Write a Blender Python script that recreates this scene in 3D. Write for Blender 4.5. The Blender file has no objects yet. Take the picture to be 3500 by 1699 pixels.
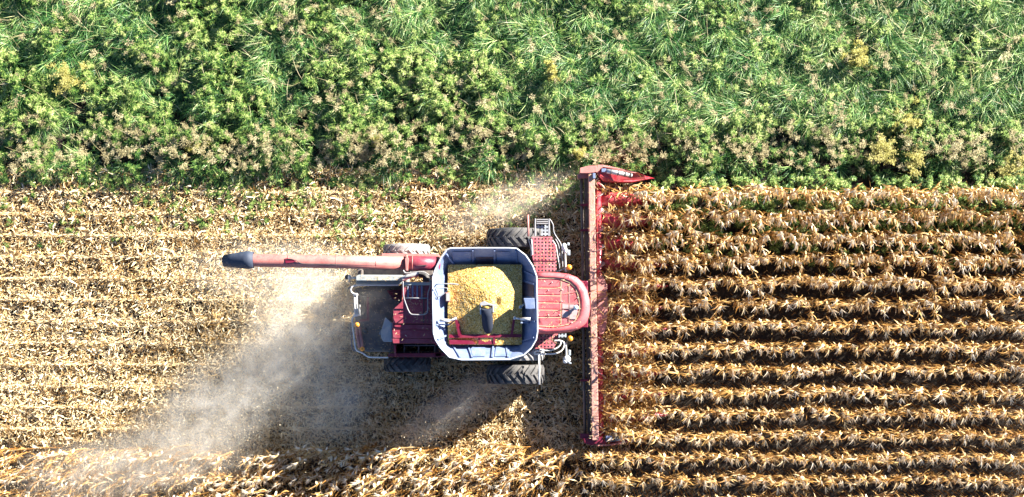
import bpy, bmesh, math, random
import numpy as np
from mathutils import Vector
PI = math.pi
random.seed(7)
rng = np.random.default_rng(11)
scene = bpy.context.scene
C = scene.collection

# ------------------------------------------------------------------ camera, sky, sun
CAMH = 60.0; S0 = 96.33; U0 = 1671.0; V0 = 1155.0      # drone height, ground scale, point below the drone
cam_d = bpy.data.cameras.new('camera'); cam = bpy.data.objects.new('camera', cam_d); C.objects.link(cam)
cam.location = (0, 0, CAMH); cam.rotation_euler = (0, 0, 0)
cam_d.sensor_width = 36.0; cam_d.lens = 36.0 * CAMH / (3500 / S0)
cam_d.shift_x = (1750 - U0) / 3500; cam_d.shift_y = (V0 - 849.5) / 3500
cam_d.clip_end = 2000
scene.camera = cam

SUN_EL = math.radians(21.5); SDX, SDY = 0.80, 0.60        # towards the sun
world = bpy.data.worlds.new('World'); scene.world = world; world.use_nodes = True
wn = world.node_tree; bg = wn.nodes['Background']
sky = wn.nodes.new('ShaderNodeTexSky'); sky.sky_type = 'NISHITA'; sky.sun_disc = False; sky.air_density = .6; sky.dust_density = 0.; sky.ozone_density = 3.
sky.sun_elevation = SUN_EL; sky.sun_rotation = math.atan2(SDX, SDY)
wn.links.new(sky.outputs['Color'], bg.inputs['Color']); bg.inputs['Strength'].default_value = 0.05
sun_d = bpy.data.lights.new('sun', 'SUN'); sun_d.energy = 5.0; sun_d.angle = math.radians(0.5); sun_d.color = (1, 0.93, 0.82)
sun = bpy.data.objects.new('sun', sun_d); C.objects.link(sun)
sd = Vector((-SDX * math.cos(SUN_EL), -SDY * math.cos(SUN_EL), -math.sin(SUN_EL)))
sun.rotation_euler = sd.to_track_quat('-Z', 'Y').to_euler(); sun.location = (20, 15, 20)
scene.view_settings.view_transform = 'Standard'; scene.view_settings.look = 'None'
scene.view_settings.exposure = 2.25; scene.view_settings.gamma = 1
scene.render.engine = 'CYCLES'; scene.cycles.volume_bounces = 2

# ------------------------------------------------------------------ helpers
def P(u, v, z=0.0):                                     # survey chart (96.33 units per metre, seen from 60 m up) to metres
    k = (CAMH - z) / CAMH / S0
    return Vector(((u - U0) * k, (V0 - v) * k, z))
def G(x): return x
WLOC = {}
def tag(o, label=None, cat=None, group=None, kind=None):
    if label: o['label'] = label
    if cat: o['category'] = cat
    if group: o['group'] = group
    if kind: o['kind'] = kind
    return o
def mesh_np(name, V, F, tint=None, smooth=False):
    V = np.asarray(V, dtype=np.float32).reshape(-1, 3); F = np.asarray(F, dtype=np.int32)
    n = F.shape[1]
    me = bpy.data.meshes.new(name)
    me.vertices.add(len(V)); me.vertices.foreach_set('co', V.ravel())
    me.loops.add(F.size); me.loops.foreach_set('vertex_index', F.ravel())
    me.polygons.add(len(F)); me.polygons.foreach_set('loop_start', np.arange(0, F.size, n, dtype=np.int32))
    if smooth: me.polygons.foreach_set('use_smooth', np.ones(len(F), dtype=bool))
    if tint is not None:
        a = me.attributes.new('tint', 'FLOAT', 'POINT'); a.data.foreach_set('value', np.asarray(tint, dtype=np.float32).ravel())
    me.update(calc_edges=True)
    return me
def link(name, me, mat, parent=None, loc=(0, 0, 0)):
    o = bpy.data.objects.new(name, me); C.objects.link(o); o.location = loc
    if mat and not me.materials: me.materials.append(mat)
    if parent: o.parent = parent
    return o

def noise2(x, y, scale, seed):
    r = np.random.default_rng(seed); g = r.random((128, 128))
    x = x / scale + 40.3; y = y / scale + 37.7
    i = np.floor(x).astype(int); j = np.floor(y).astype(int); fx = x - i; fy = y - j
    fx = fx * fx * (3 - 2 * fx); fy = fy * fy * (3 - 2 * fy)
    q = lambda a, b: g[a % 128, b % 128]
    return (q(i, j) * (1 - fx) + q(i + 1, j) * fx) * (1 - fy) + (q(i, j + 1) * (1 - fx) + q(i + 1, j + 1) * fx) * fy
def fbm(x, y, scale, seed):
    return (noise2(x, y, scale, seed) + .5 * noise2(x, y, scale / 2, seed + 1) + .25 * noise2(x, y, scale / 4, seed + 2)) / 1.75

class Bag:                                              # collects ribbons (leaves, blades, stems)
    def __init__(s): s.V = []; s.F = []; s.T = []; s.n = 0
    def add(s, V, F, T):
        s.V.append(np.asarray(V, np.float32)); s.F.append(np.asarray(F, np.int64) + s.n); s.T.append(np.asarray(T, np.float32)); s.n += len(V)
    def arrays(s): return np.concatenate(s.V), np.concatenate(s.F), np.concatenate(s.T)
def ribbons(bag, base, az, el, L, W, droop, tint, K=4, curl=0., twist=0., prof=None, wav=0.):
    N = len(base); base = np.asarray(base, float)
    f = lambda a: np.broadcast_to(np.asarray(a, float), (N,))
    az, el, L, W, droop, tint, curl, twist = map(f, (az, el, L, W, droop, tint, curl, twist))
    if prof is None:
        t = np.linspace(0, 1, K + 1); prof = np.clip(0.45 + 2.2 * t, 0, 1) * np.clip((1 - t) * 2.6, 0.06, 1)
    pts = np.zeros((N, K + 1, 3)); dirs = np.zeros((N, K + 1, 3)); side = np.zeros((N, K + 1, 3))
    p = base.copy()
    for k in range(K + 1):
        t = k / K
        e = el - droop * t; a = az + curl * t
        if wav: a = a + wav * np.sin(t * 6.0 + az * 7)
        d = np.stack([np.cos(a) * np.cos(e), np.sin(a) * np.cos(e), np.sin(e)], 1)
        if k > 0: p = p + d * (L / K)[:, None]
        pts[:, k] = p
        s0 = np.stack([-np.sin(a), np.cos(a), np.zeros(N)], 1); up = np.cross(d, s0)
        tw = twist * t + twist * .3
        side[:, k] = s0 * np.cos(tw)[:, None] + up * np.sin(tw)[:, None]
    hw = (W / 2)[:, None] * np.asarray(prof)[None, :]
    V = np.stack([pts - side * hw[..., None], pts + side * hw[..., None]], 2).reshape(-1, 3)
    b = (np.arange(N) * (K + 1) * 2)[:, None] + (np.arange(K) * 2)[None, :]
    F = np.stack([b, b + 1, b + 3, b + 2], -1).reshape(-1, 4)
    bag.add(V, F, np.repeat(tint, (K + 1) * 2))
    return pts
def place(bag, tmpl, pos, rot, sc, tj=None, zs=None):    # real copies of a template merged into one mesh
    V, F, T = tmpl; N = len(pos); n = len(V)
    c, s = np.cos(rot)[:, None], np.sin(rot)[:, None]
    sc = np.broadcast_to(sc, (N,))[:, None]; zz = sc if zs is None else np.broadcast_to(zs, (N,))[:, None]
    X = (V[None, :, 0] * c - V[None, :, 1] * s) * sc + pos[:, 0:1]
    Y = (V[None, :, 0] * s + V[None, :, 1] * c) * sc + pos[:, 1:2]
    Z = V[None, :, 2] * zz + pos[:, 2:3]
    VV = np.stack([X, Y, Z], -1).reshape(-1, 3)
    FF = (F[None] + (np.arange(N) * n)[:, None, None]).reshape(-1, F.shape[1])
    TT = np.broadcast_to(T[None], (N, n)) + (0 if tj is None else np.asarray(tj)[:, None])
    bag.add(VV, FF, TT.reshape(-1))

# ------------------------------------------------------------------ materials
def new_mat(name):
    m = bpy.data.materials.new(name); m.use_nodes = True
    nt = m.node_tree; return m, nt, nt.nodes['Principled BSDF'], nt.nodes['Material Output']
def ramp(nt, stops, fac=None):
    r = nt.nodes.new('ShaderNodeValToRGB'); el = r.color_ramp.elements
    while len(el) < len(stops): el.new(0.5)
    for e, (p, c) in zip(el, stops): e.position = p; e.color = (*c, 1) if len(c) == 3 else c
    if fac: nt.links.new(fac, r.inputs['Fac'])
    return r
def leaf_mat(name, stops, trans=0.3, rough=0.6, spec=0.3):
    m, nt, b, out = new_mat(name)
    a = nt.nodes.new('ShaderNodeAttribute'); a.attribute_name = 'tint'
    r = ramp(nt, stops, a.outputs['Fac'])
    nt.links.new(r.outputs['Color'], b.inputs['Base Color'])
    b.inputs['Roughness'].default_value = rough; b.inputs['Specular IOR Level'].default_value = spec
    if trans > 0:
        tr = nt.nodes.new('ShaderNodeBsdfTranslucent'); nt.links.new(r.outputs['Color'], tr.inputs['Color'])
        mx = nt.nodes.new('ShaderNodeMixShader'); mx.inputs['Fac'].default_value = trans
        nt.links.new(b.outputs[0], mx.inputs[1]); nt.links.new(tr.outputs[0], mx.inputs[2]); nt.links.new(mx.outputs[0], out.inputs['Surface'])
    return m
def noise_node(nt, scale, detail=4, rough=.6, coord='Object'):
    tc = nt.nodes.new('ShaderNodeTexCoord'); n = nt.nodes.new('ShaderNodeTexNoise')
    n.inputs['Scale'].default_value = scale; n.inputs['Detail'].default_value = detail; n.inputs['Roughness'].default_value = rough
    nt.links.new(tc.outputs[coord], n.inputs['Vector']); return n
def paint(name, col, dust=(0.5, 0.4, 0.3), amount=0.35, rough=0.45, metal=0., scale=3., bump=0.15, up=0.0):
    """worn paint or metal with settled field dust in noisy patches, more of it on faces turned up"""
    m, nt, b, out = new_mat(name)
    n1 = noise_node(nt, scale, 6, .65); n2 = noise_node(nt, scale * 14, 4, .7)
    mm = nt.nodes.new('ShaderNodeMath'); mm.operation = 'MULTIPLY_ADD'; mm.inputs[1].default_value = .6; nt.links.new(n2.outputs['Fac'], mm.inputs[0]); nt.links.new(n1.outputs['Fac'], mm.inputs[2])
    r = ramp(nt, [(max(0, .82 - amount * .6), (0, 0, 0)), (1.05 - amount * .35 if amount > .2 else 1.0, (1, 1, 1))], mm.outputs[0])
    g = nt.nodes.new('ShaderNodeNewGeometry'); sx = nt.nodes.new('ShaderNodeSeparateXYZ'); nt.links.new(g.outputs['Normal'], sx.inputs[0])
    u = nt.nodes.new('ShaderNodeMath'); u.operation = 'MULTIPLY'; u.inputs[1].default_value = up; u.use_clamp = True; nt.links.new(sx.outputs['Z'], u.inputs[0])
    ad = nt.nodes.new('ShaderNodeMath'); ad.operation = 'MULTIPLY_ADD'; ad.use_clamp = True; ad.inputs[1].default_value = min(1., amount * 1.6)
    nt.links.new(r.outputs['Color'], ad.inputs[0]); nt.links.new(u.outputs[0], ad.inputs[2])
    mx = nt.nodes.new('ShaderNodeMix'); mx.data_type = 'RGBA'; mx.inputs['A'].default_value = (*col, 1); mx.inputs['B'].default_value = (*dust, 1)
    nt.links.new(ad.outputs[0], mx.inputs['Factor']); nt.links.new(mx.outputs['Result'], b.inputs['Base Color'])
    b.inputs['Roughness'].default_value = rough; b.inputs['Metallic'].default_value = metal
    bp = nt.nodes.new('ShaderNodeBump'); bp.inputs['Strength'].default_value = bump; bp.inputs['Distance'].default_value = .02
    nt.links.new(n1.outputs['Fac'], bp.inputs['Height']); nt.links.new(bp.outputs[0], b.inputs['Normal'])
    return m
M = {}
M['red_roof'] = paint('sun_bleached_red', (.47, .03, .05), (.56, .19, .19), .4, .5, scale=2.2, up=.08)
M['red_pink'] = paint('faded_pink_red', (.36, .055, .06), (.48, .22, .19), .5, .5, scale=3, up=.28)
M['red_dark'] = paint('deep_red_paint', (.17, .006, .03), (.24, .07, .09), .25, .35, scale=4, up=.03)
M['red_hood'] = paint('hood_red_paint', (.22, .012, .035), (.34, .12, .14), .3, .42, scale=3, up=.05)
M['red_header'] = paint('header_red_paint', (.42, .008, .028), (.50, .20, .2), .3, .3, scale=6, up=.05)
M['galv'] = paint('galvanised_sheet', (.125, .18, .34), (.36, .40, .47), .3, .5, metal=.1, scale=2.5)
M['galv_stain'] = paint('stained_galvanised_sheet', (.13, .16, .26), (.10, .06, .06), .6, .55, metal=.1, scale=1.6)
M['steel'] = paint('brushed_steel', (.55, .57, .6), (.5, .45, .38), .3, .4, metal=.5, scale=6)
M['white_tube'] = paint('white_painted_tube', (.74, .74, .72), (.5, .42, .34), .25, .4, scale=8)
M['grey_tube'] = paint('grey_painted_tube', (.20, .22, .26), (.42, .36, .3), .3, .45, scale=8)
M['dark'] = paint('dark_machinery', (.028, .032, .045), (.20, .165, .14), .5, .6, scale=5, up=.08)
M['black'] = paint('black_rubber', (.02, .022, .028), (.14, .13, .12), .35, .7, scale=6)
M['tyre'] = paint('tyre_rubber', (.022, .025, .032), (.16, .15, .14), .4, .8, scale=4)
M['tyre_dusty'] = paint('dusty_tyre_rubber', (.10, .10, .10), (.30, .29, .28), .7, .85, scale=5, up=.2)
M['boot'] = paint('blue_black_rubber', (.022, .034, .065), (.09, .10, .13), .2, .7, scale=5)
M['plate'] = paint('grey_green_cover', (.26, .31, .33), (.5, .47, .4), .35, .5, scale=4)
M['plastic'] = paint('grey_blue_plastic', (.20, .26, .33), (.45, .43, .4), .35, .35, scale=4)
M['orange'] = paint('amber_lens', (.80, .28, .02), (.7, .4, .2), .2, .25, scale=10)
M['beam'] = paint('dusty_header_beam', (.34, .06, .06), (.52, .27, .22), .6, .55, scale=3, up=.5)
M['auger'] = paint('sun_faded_auger_paint', (.33, .05, .055), (.46, .20, .17), .5, .5, scale=2, up=.16)
M['glass'] = paint('dark_cab_glass', (.03, .04, .05), (.3, .28, .25), .3, .15, scale=4)
def perforated(name, col, pitch):
    m, nt, b, out = new_mat(name)
    tc = nt.nodes.new('ShaderNodeTexCoord'); sp = nt.nodes.new('ShaderNodeSeparateXYZ'); nt.links.new(tc.outputs['Object'], sp.inputs[0])
    def cell(sock):
        a = nt.nodes.new('ShaderNodeMath'); a.operation = 'MULTIPLY'; a.inputs[1].default_value = 1 / pitch; nt.links.new(sock, a.inputs[0])
        f = nt.nodes.new('ShaderNodeMath'); f.operation = 'FRACT'; nt.links.new(a.outputs[0], f.inputs[0])
        s = nt.nodes.new('ShaderNodeMath'); s.operation = 'SUBTRACT'; s.inputs[1].default_value = .5; nt.links.new(f.outputs[0], s.inputs[0])
        q = nt.nodes.new('ShaderNodeMath'); q.operation = 'MULTIPLY'; nt.links.new(s.outputs[0], q.inputs[0]); nt.links.new(s.outputs[0], q.inputs[1]); return q
    ad = nt.nodes.new('ShaderNodeMath'); ad.operation = 'ADD'; nt.links.new(cell(sp.outputs['X']).outputs[0], ad.inputs[0]); nt.links.new(cell(sp.outputs['Y']).outputs[0], ad.inputs[1])
    lt = nt.nodes.new('ShaderNodeMath'); lt.operation = 'LESS_THAN'; lt.inputs[1].default_value = .085; nt.links.new(ad.outputs[0], lt.inputs[0])
    n = noise_node(nt, 4, 6); r = ramp(nt, [(.35, col), (.75, tuple(min(1, c * 1.2 + .13) for c in col))], n.outputs['Fac'])
    mx = nt.nodes.new('ShaderNodeMix'); mx.data_type = 'RGBA'; mx.inputs['B'].default_value = (.02, .015, .02, 1)
    nt.links.new(r.outputs['Color'], mx.inputs['A']); nt.links.new(lt.outputs[0], mx.inputs['Factor']); nt.links.new(mx.outputs['Result'], b.inputs['Base Color'])
    b.inputs['Roughness'].default_value = .55
    return m
M['perf_red'] = perforated('perforated_red_plate', (.38, .06, .08), .12)
M['perf_grey'] = perforated('perforated_grey_plate', (.24, .27, .31), .12)

M['corn'] = leaf_mat('dry_corn_leaf', [(0, (.12, .048, .010)), (.27, (.36, .17, .035)), (.55, (.57, .35, .11)), (.8, (.73, .54, .29)), (1, (.85, .75, .58))], .10)
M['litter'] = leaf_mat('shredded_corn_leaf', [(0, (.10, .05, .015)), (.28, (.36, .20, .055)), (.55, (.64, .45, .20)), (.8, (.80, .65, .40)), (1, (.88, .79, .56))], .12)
M['grass'] = leaf_mat('green_grass_blade', [(0, (.006, .035, .012)), (.35, (.025, .12, .03)), (.55, (.10, .27, .06)), (.78, (.33, .49, .15)), (1, (.64, .66, .32))], .12, .45, .4)
M['weed'] = leaf_mat('green_weed_leaf', [(0, (.008, .035, .012)), (.3, (.035, .11, .02)), (.5, (.19, .32, .06)), (.71, (.45, .53, .17)), (1, (.62, .62, .30))], .12, .5, .35)
M['dryweed'] = leaf_mat('dry_weed_head', [(0, (.06, .05, .02)), (.35, (.20, .165, .07)), (.65, (.40, .34, .17)), (1, (.70, .63, .38))], .08)
M['yellow'] = leaf_mat('yellow_weed_leaf', [(0, (.14, .15, .03)), (.5, (.40, .37, .08)), (1, (.66, .60, .24))], .12)

def ground_mat():
    m, nt, b, out = new_mat('field_soil')
    n = noise_node(nt, 1.3, 8, .7); n2 = noise_node(nt, 18, 6, .7)
    soil = ramp(nt, [(.3, (.010, .008, .006)), (.7, (.042, .030, .021))], n2.outputs['Fac'])
    bp = nt.nodes.new('ShaderNodeBump'); bp.inputs['Strength'].default_value = .6; bp.inputs['Distance'].default_value = .05
    nt.links.new(n2.outputs['Fac'], bp.inputs['Height']); nt.links.new(bp.outputs[0], b.inputs['Normal'])
    # the field continues past the built strip: green margin to the north, straw elsewhere
    g = nt.nodes.new('ShaderNodeNewGeometry'); sp = nt.nodes.new('ShaderNodeSeparateXYZ'); nt.links.new(g.outputs['Position'], sp.inputs[0])
    ab = nt.nodes.new('ShaderNodeMapRange'); ab.inputs['From Min'].default_value = 13.4; ab.inputs['From Max'].default_value = 14.4; nt.links.new(sp.outputs['Y'], ab.inputs['Value'])
    gr = ramp(nt, [(.35, (.010, .035, .008)), (.6, (.05, .12, .03)), (.8, (.16, .17, .08))], n.outputs['Fac'])
    be = nt.nodes.new('ShaderNodeMapRange'); be.inputs['From Min'].default_value = -6.8; be.inputs['From Max'].default_value = -7.6; nt.links.new(sp.outputs['Y'], be.inputs['Value'])
    st = ramp(nt, [(.3, (.06, .035, .015)), (.6, (.28, .18, .08)), (.8, (.42, .31, .17))], n.outputs['Fac'])
    m1 = nt.nodes.new('ShaderNodeMix'); m1.data_type = 'RGBA'; nt.links.new(ab.outputs[0], m1.inputs['Factor']); nt.links.new(soil.outputs['Color'], m1.inputs['A']); nt.links.new(gr.outputs['Color'], m1.inputs['B'])
    m2 = nt.nodes.new('ShaderNodeMix'); m2.data_type = 'RGBA'; nt.links.new(be.outputs[0], m2.inputs['Factor']); nt.links.new(m1.outputs['Result'], m2.inputs['A']); nt.links.new(st.outputs['Color'], m2.inputs['B'])
    nt.links.new(m2.outputs['Result'], b.inputs['Base Color']); b.inputs['Roughness'].default_value = .95
    return m
M['soil'] = ground_mat()
# ground
gx = np.concatenate([[-400, -150, -60], np.linspace(-24, 26, 201), [60, 150, 400]]); gy = np.concatenate([[-400, -150, -40], np.linspace(-12, 16, 141), [40, 150, 400]])
X, Y = np.meshgrid(gx, gy, indexing='ij'); Z = (fbm(X, Y, .8, 5) - .5) * .12
V = np.stack([X, Y, Z - .02], -1).reshape(-1, 3); ny = len(gy)
I = np.arange(len(gx) - 1)[:, None] * ny + np.arange(ny - 1)[None]
F = np.stack([I, I + ny, I + ny + 1, I + 1], -1).reshape(-1, 4)
tag(link('ground', mesh_np('ground', V, F, smooth=True), M['soil']), 'dark brown soil under the corn rows', kind='structure')

# ------------------------------------------------------------------ crops
ROWY = [(V0 - (657.6 + 73.37 * k)) / S0 for k in range(0, 16)]
HEAD_X = 4.35
def corn_template(seed, lean_az=-PI / 2, lean=0.16, spread=1.3, comb=0.0, sparse=0):
    r = np.random.default_rng(seed); b = Bag()
    H = r.uniform(1.75, 2.2) if not sparse else r.uniform(1.88, 2.05); la = lean_az + r.normal(0, .4 - .1 * sparse); ln = abs(r.normal(lean, .08 - .04 * sparse))
    K = 6
    sp = ribbons(b, np.array([[0, 0, 0], [0, 0, 0.]]), [la, la], PI / 2 - ln * .2, H, [.026, .026], ln * 1.6, [.12, .12], K, twist=[0, PI / 2], prof=np.linspace(1, .6, K + 1))[0]  # stalk tint kept dark to deepen the shade of the row gaps by colour
    def on(hs): return np.array([sp[min(K - 1, int(h * K))] * (1 - (h * K) % 1) + sp[min(K, int(h * K) + 1)] * ((h * K) % 1) for h in hs])
    n1 = r.integers(4, 7) + 4 * sparse; h1 = r.uniform(.5 + .18 * sparse, .85 + .08 * sparse, n1)           # leaves lying along the row
    az = np.where(r.random(n1) < .5, 0, PI) + r.normal(0, .3 - .08 * sparse, n1) + comb * (la + PI) * .6
    ribbons(b, on(h1), az, r.uniform(.2, 1.1, n1), r.uniform(.25, .5, n1), r.uniform(.022, .045, n1) * (1 - .15 * sparse), r.uniform(1.0 - .5 * sparse, 2.4 - .7 * sparse, n1), np.clip(r.normal(.40 + .08 * sparse, .18, n1), .02, .95), 6, curl=r.normal(0, .7 - .3 * sparse, n1), twist=r.normal(0, 1.3, n1), wav=.3)
    nl = r.integers(9, 13) - 4 * sparse; hs = np.sort(r.uniform(.5, .99, nl)); base = on(hs)      # leaves hanging to one side
    az = .4 * la + .6 * lean_az + r.normal(0, spread * .22, nl)
    ribbons(b, base, az, r.uniform(.2, 1.0, nl), r.uniform(.28, .56, nl) * (1 - .08 * comb - .22 * sparse) * (1.55 if sparse and r.random() < .35 else 1), r.uniform(.022, .048, nl) * (1 - .3 * sparse - .25 * comb), r.uniform(1.7, 2.5, nl), np.clip(r.normal(.70, .2, nl), .02, .98), 6, curl=r.normal(0, .6, nl), twist=r.normal(0, 1.2, nl), wav=.2)
    # ear husks
    ne = 2; ribbons(b, base[nl // 2:nl // 2 + ne] if len(base) > nl // 2 + 1 else base[:ne], r.uniform(0, 6, ne), -.6, .22, .07, .5, r.uniform(.6, .95, ne), 3, twist=.6)
    # tassel
    top = sp[-1]; nt_ = r.integers(6, 10)
    if r.random() < .85:
        ribbons(b, np.repeat(top[None], nt_, 0), la + r.normal(0, .35, nt_), r.uniform(-.3, .5, nt_), r.uniform(.14, .28, nt_) * (1 + .15 * sparse), r.uniform(.011, .018, nt_), r.uniform(.3, 1.4, nt_), r.uniform(.8, 1., nt_), 4, curl=r.normal(0, .4, nt_), twist=r.uniform(0, 1.5, nt_), prof=[1, 1, 1, .8, .5])
    V, F, T = b.arrays(); return V, F, T
right_t = [corn_template(100 + i) for i in range(20)]
sparse_t = [corn_template(150 + i, sparse=1, lean=.15, spread=1.5) for i in range(20)]
left_t = [corn_template(200 + i, lean_az=-PI * .72, lean=.42, spread=.9, comb=.7) for i in range(14)]
pos = []
for k, y in enumerate(ROWY):
    if k < 12: x0 = HEAD_X
    else: x0 = -20.0
    x = x0 + (.75 if k == 0 else .3 if k < 3 else 0) + rng.uniform(0, .1)
    while x < 21.5:
        pos.append((x, y + .10 + .02 * math.sin(x * .9 + k) + .02 * math.sin(x * 2.3 + 2 * k) + rng.normal(0, .035), k)); x += rng.uniform(.085, .15) if k < 5 or (k > 11 and x < 3) else rng.uniform(.11, .20)
front, right_rest, left_rest = [], [], []
for p in pos:
    if p[2] < 12 and p[0] < 8.3: front.append(p)
    elif p[2] >= 12 and p[0] < 3.4: left_rest.append(p)
    else: right_rest.append(p)
front.sort(key=lambda p: p[0]); extra = front[300:]; front = front[:300]; right_rest += extra
corn_meshes = []
for i, (V, F, T) in enumerate(right_t + sparse_t):
    me = mesh_np('corn_plant', V, F, T); me.materials.append(M['corn']); corn_meshes.append(me)
for i, p in enumerate(front):
    o = bpy.data.objects.new('corn_plant', corn_meshes[rng.integers(20) + (20 if p[2] > 5 or (p[2] > 3 and rng.random() < .5) else 0)]); C.objects.link(o)
    o.location = (p[0], p[1], 0); s = rng.uniform(.92, 1.07); o.scale = (s, s, s); o.rotation_euler = (0, 0, rng.normal(0, .2))
    tag(o, 'dry tan corn plant standing in the rows just ahead of the red header', 'corn plant', 'corn plants about to be harvested')
def bake(name, plist, tmpl, label, zsc=1.0, js=.2, dt=0.):
    b = Bag(); arr = np.array(plist)
    ch = rng.integers(len(tmpl), size=len(arr))
    for i, t in enumerate(tmpl):
        a = arr[ch == i]
        if len(a) == 0: continue
        pp = np.stack([a[:, 0], a[:, 1], np.zeros(len(a))], 1); s = rng.uniform(.86, 1.12, len(a))
        place(b, t, pp, rng.normal(0, js, len(a)), s, dt + rng.normal(0, .07, len(a)), s * zsc)
    V, F, T = b.arrays(); return tag(link(name, mesh_np(name, V, F, T), M['corn']), label, kind='stuff')
def bake2():
    b = Bag()
    arr = np.array(right_rest); sp = (arr[:, 2] > 5) | ((arr[:, 2] > 3) & (rng.random(len(arr)) < .5)); ch = rng.integers(20, size=len(arr)) + np.where(sp, 20, 0)
    for i, t in enumerate(right_t + sparse_t):
        a = arr[ch == i]
        if len(a) == 0: continue
        s = rng.uniform(.90, 1.08, len(a)); place(b, t, np.stack([a[:, 0], a[:, 1], np.zeros(len(a))], 1), rng.normal(0, .22, len(a)), s, rng.normal(0, .08, len(a)), s)
    V, F, T = b.arrays(); tag(link('standing_corn', mesh_np('standing_corn', V, F, T), M['corn']), 'rows of dry standing corn right of the harvester', kind='stuff')
bake2()
bake('uncut_corn', left_rest, left_t, 'uncut dry corn rows bent over along the bottom edge', .85, .25, .16)

def scatter(n, x0, x1, y0, y1): return np.stack([rng.uniform(x0, x1, n), rng.uniform(y0, y1, n), np.zeros(n)], 1)
# shredded litter on the harvested strip
b = Bag()
def litter(n, x0, x1, y0, y1, zmax=.07, tm=.66, ts=.27, lm=1., keep=None):
    p = scatter(n, x0, x1, y0, y1)
    if keep is not None: p = p[keep(p)]
    n = len(p); p[:, 2] = (fbm(p[:, 0], p[:, 1], .8, 5) - .5) * .12 + rng.uniform(0, zmax, n) + .26 * np.clip(fbm(p[:, 0], p[:, 1], .34, 31) - .3, 0, 1) + .035 * np.cos(2 * PI * (p[:, 1] - ROWY[0]) / .7616)
    big = rng.random(n) < .12
    L = rng.uniform(.07, .26, n) * np.where(big, 1.4, 1) * lm; W = rng.uniform(.013, .036, n) * np.where(big, 1.9, 1)
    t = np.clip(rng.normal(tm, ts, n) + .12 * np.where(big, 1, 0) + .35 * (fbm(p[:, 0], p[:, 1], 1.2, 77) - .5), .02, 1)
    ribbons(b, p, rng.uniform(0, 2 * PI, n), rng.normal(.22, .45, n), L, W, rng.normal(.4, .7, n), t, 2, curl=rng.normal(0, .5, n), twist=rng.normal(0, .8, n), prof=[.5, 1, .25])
edge = lambda x: 5.52 + .9 * (fbm(x, x * 0, 1.5, 91) - .5) - np.where((x > -9) & (x < 0), .25, 0)
litter(185000, -20, 5.0, -4.3, 6.0, keep=lambda p: rng.random(len(p)) < .35 + .9 * fbm(p[:, 0], p[:, 1] * 1.3, .6, 12))
litter(6000, 4.5, 21, -7, 5.5, tm=.14, zmax=.05)  # litter between standing rows, tinted dark so the gaps' shade is in its colour
litter(16000, -20, 5, -7, -4.0, tm=.4, zmax=.05)
# stubble lines: short cut stalks and laid leaves along each harvested row
for y in ROWY[:12]:
    n = 2300; p = np.stack([rng.uniform(-20, 4, n), y + rng.normal(0, .03, n), rng.uniform(.03, .12, n)], 1)
    p = p[rng.random(n) < .1 + .9 * noise2(p[:, 0], p[:, 1], 1.5, 55)]; n = len(p)
    ribbons(b, p, rng.normal(PI, .18, n), rng.normal(.05, .15, n), rng.uniform(.10, .26, n), rng.uniform(.012, .022, n), .1, np.clip(rng.normal(.8, .12, n), 0, 1), 2, prof=[1, 1, .6])
    m = 130; q = np.stack([np.linspace(-20, 4, m) + rng.normal(0, .03, m), y + rng.normal(0, .02, m), np.zeros(m)], 1)
    for tw in (0, PI / 2): ribbons(b, q, PI, 1.25, .26, .028, 0., .75, 1, twist=tw, prof=[1, 1])
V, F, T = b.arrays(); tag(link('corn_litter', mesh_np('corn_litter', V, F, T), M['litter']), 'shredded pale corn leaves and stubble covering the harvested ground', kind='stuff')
# leaves dragged over the header and snouts
b = Bag(); n = 4600
ks = rng.integers(0, 12, n); p = np.stack([4.0 + 1.8 * rng.random(n) ** 1.3, np.array(ROWY)[ks] + rng.normal(0, np.where(ks < 4, .10, .2), n), rng.uniform(.5, 1.25, n)], 1)
kp = (ks > 3) | (rng.random(n) < .4); p = p[kp]; n = len(p)
ribbons(b, p, rng.uniform(0, 2 * PI, n), rng.uniform(-.3, .8, n), rng.uniform(.2, .6, n), rng.uniform(.018, .045, n), rng.uniform(.5, 2.2, n), np.clip(rng.normal(.5, .2, n), 0, 1), 5, curl=rng.normal(0, 1, n), twist=rng.normal(0, 1.2, n))
V, F, T = b.arrays(); tag(link('pulled_leaves', mesh_np('pulled_leaves', V, F, T), M['corn']), 'loose dry corn leaves and stalks dragged over the header', kind='stuff')

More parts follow.
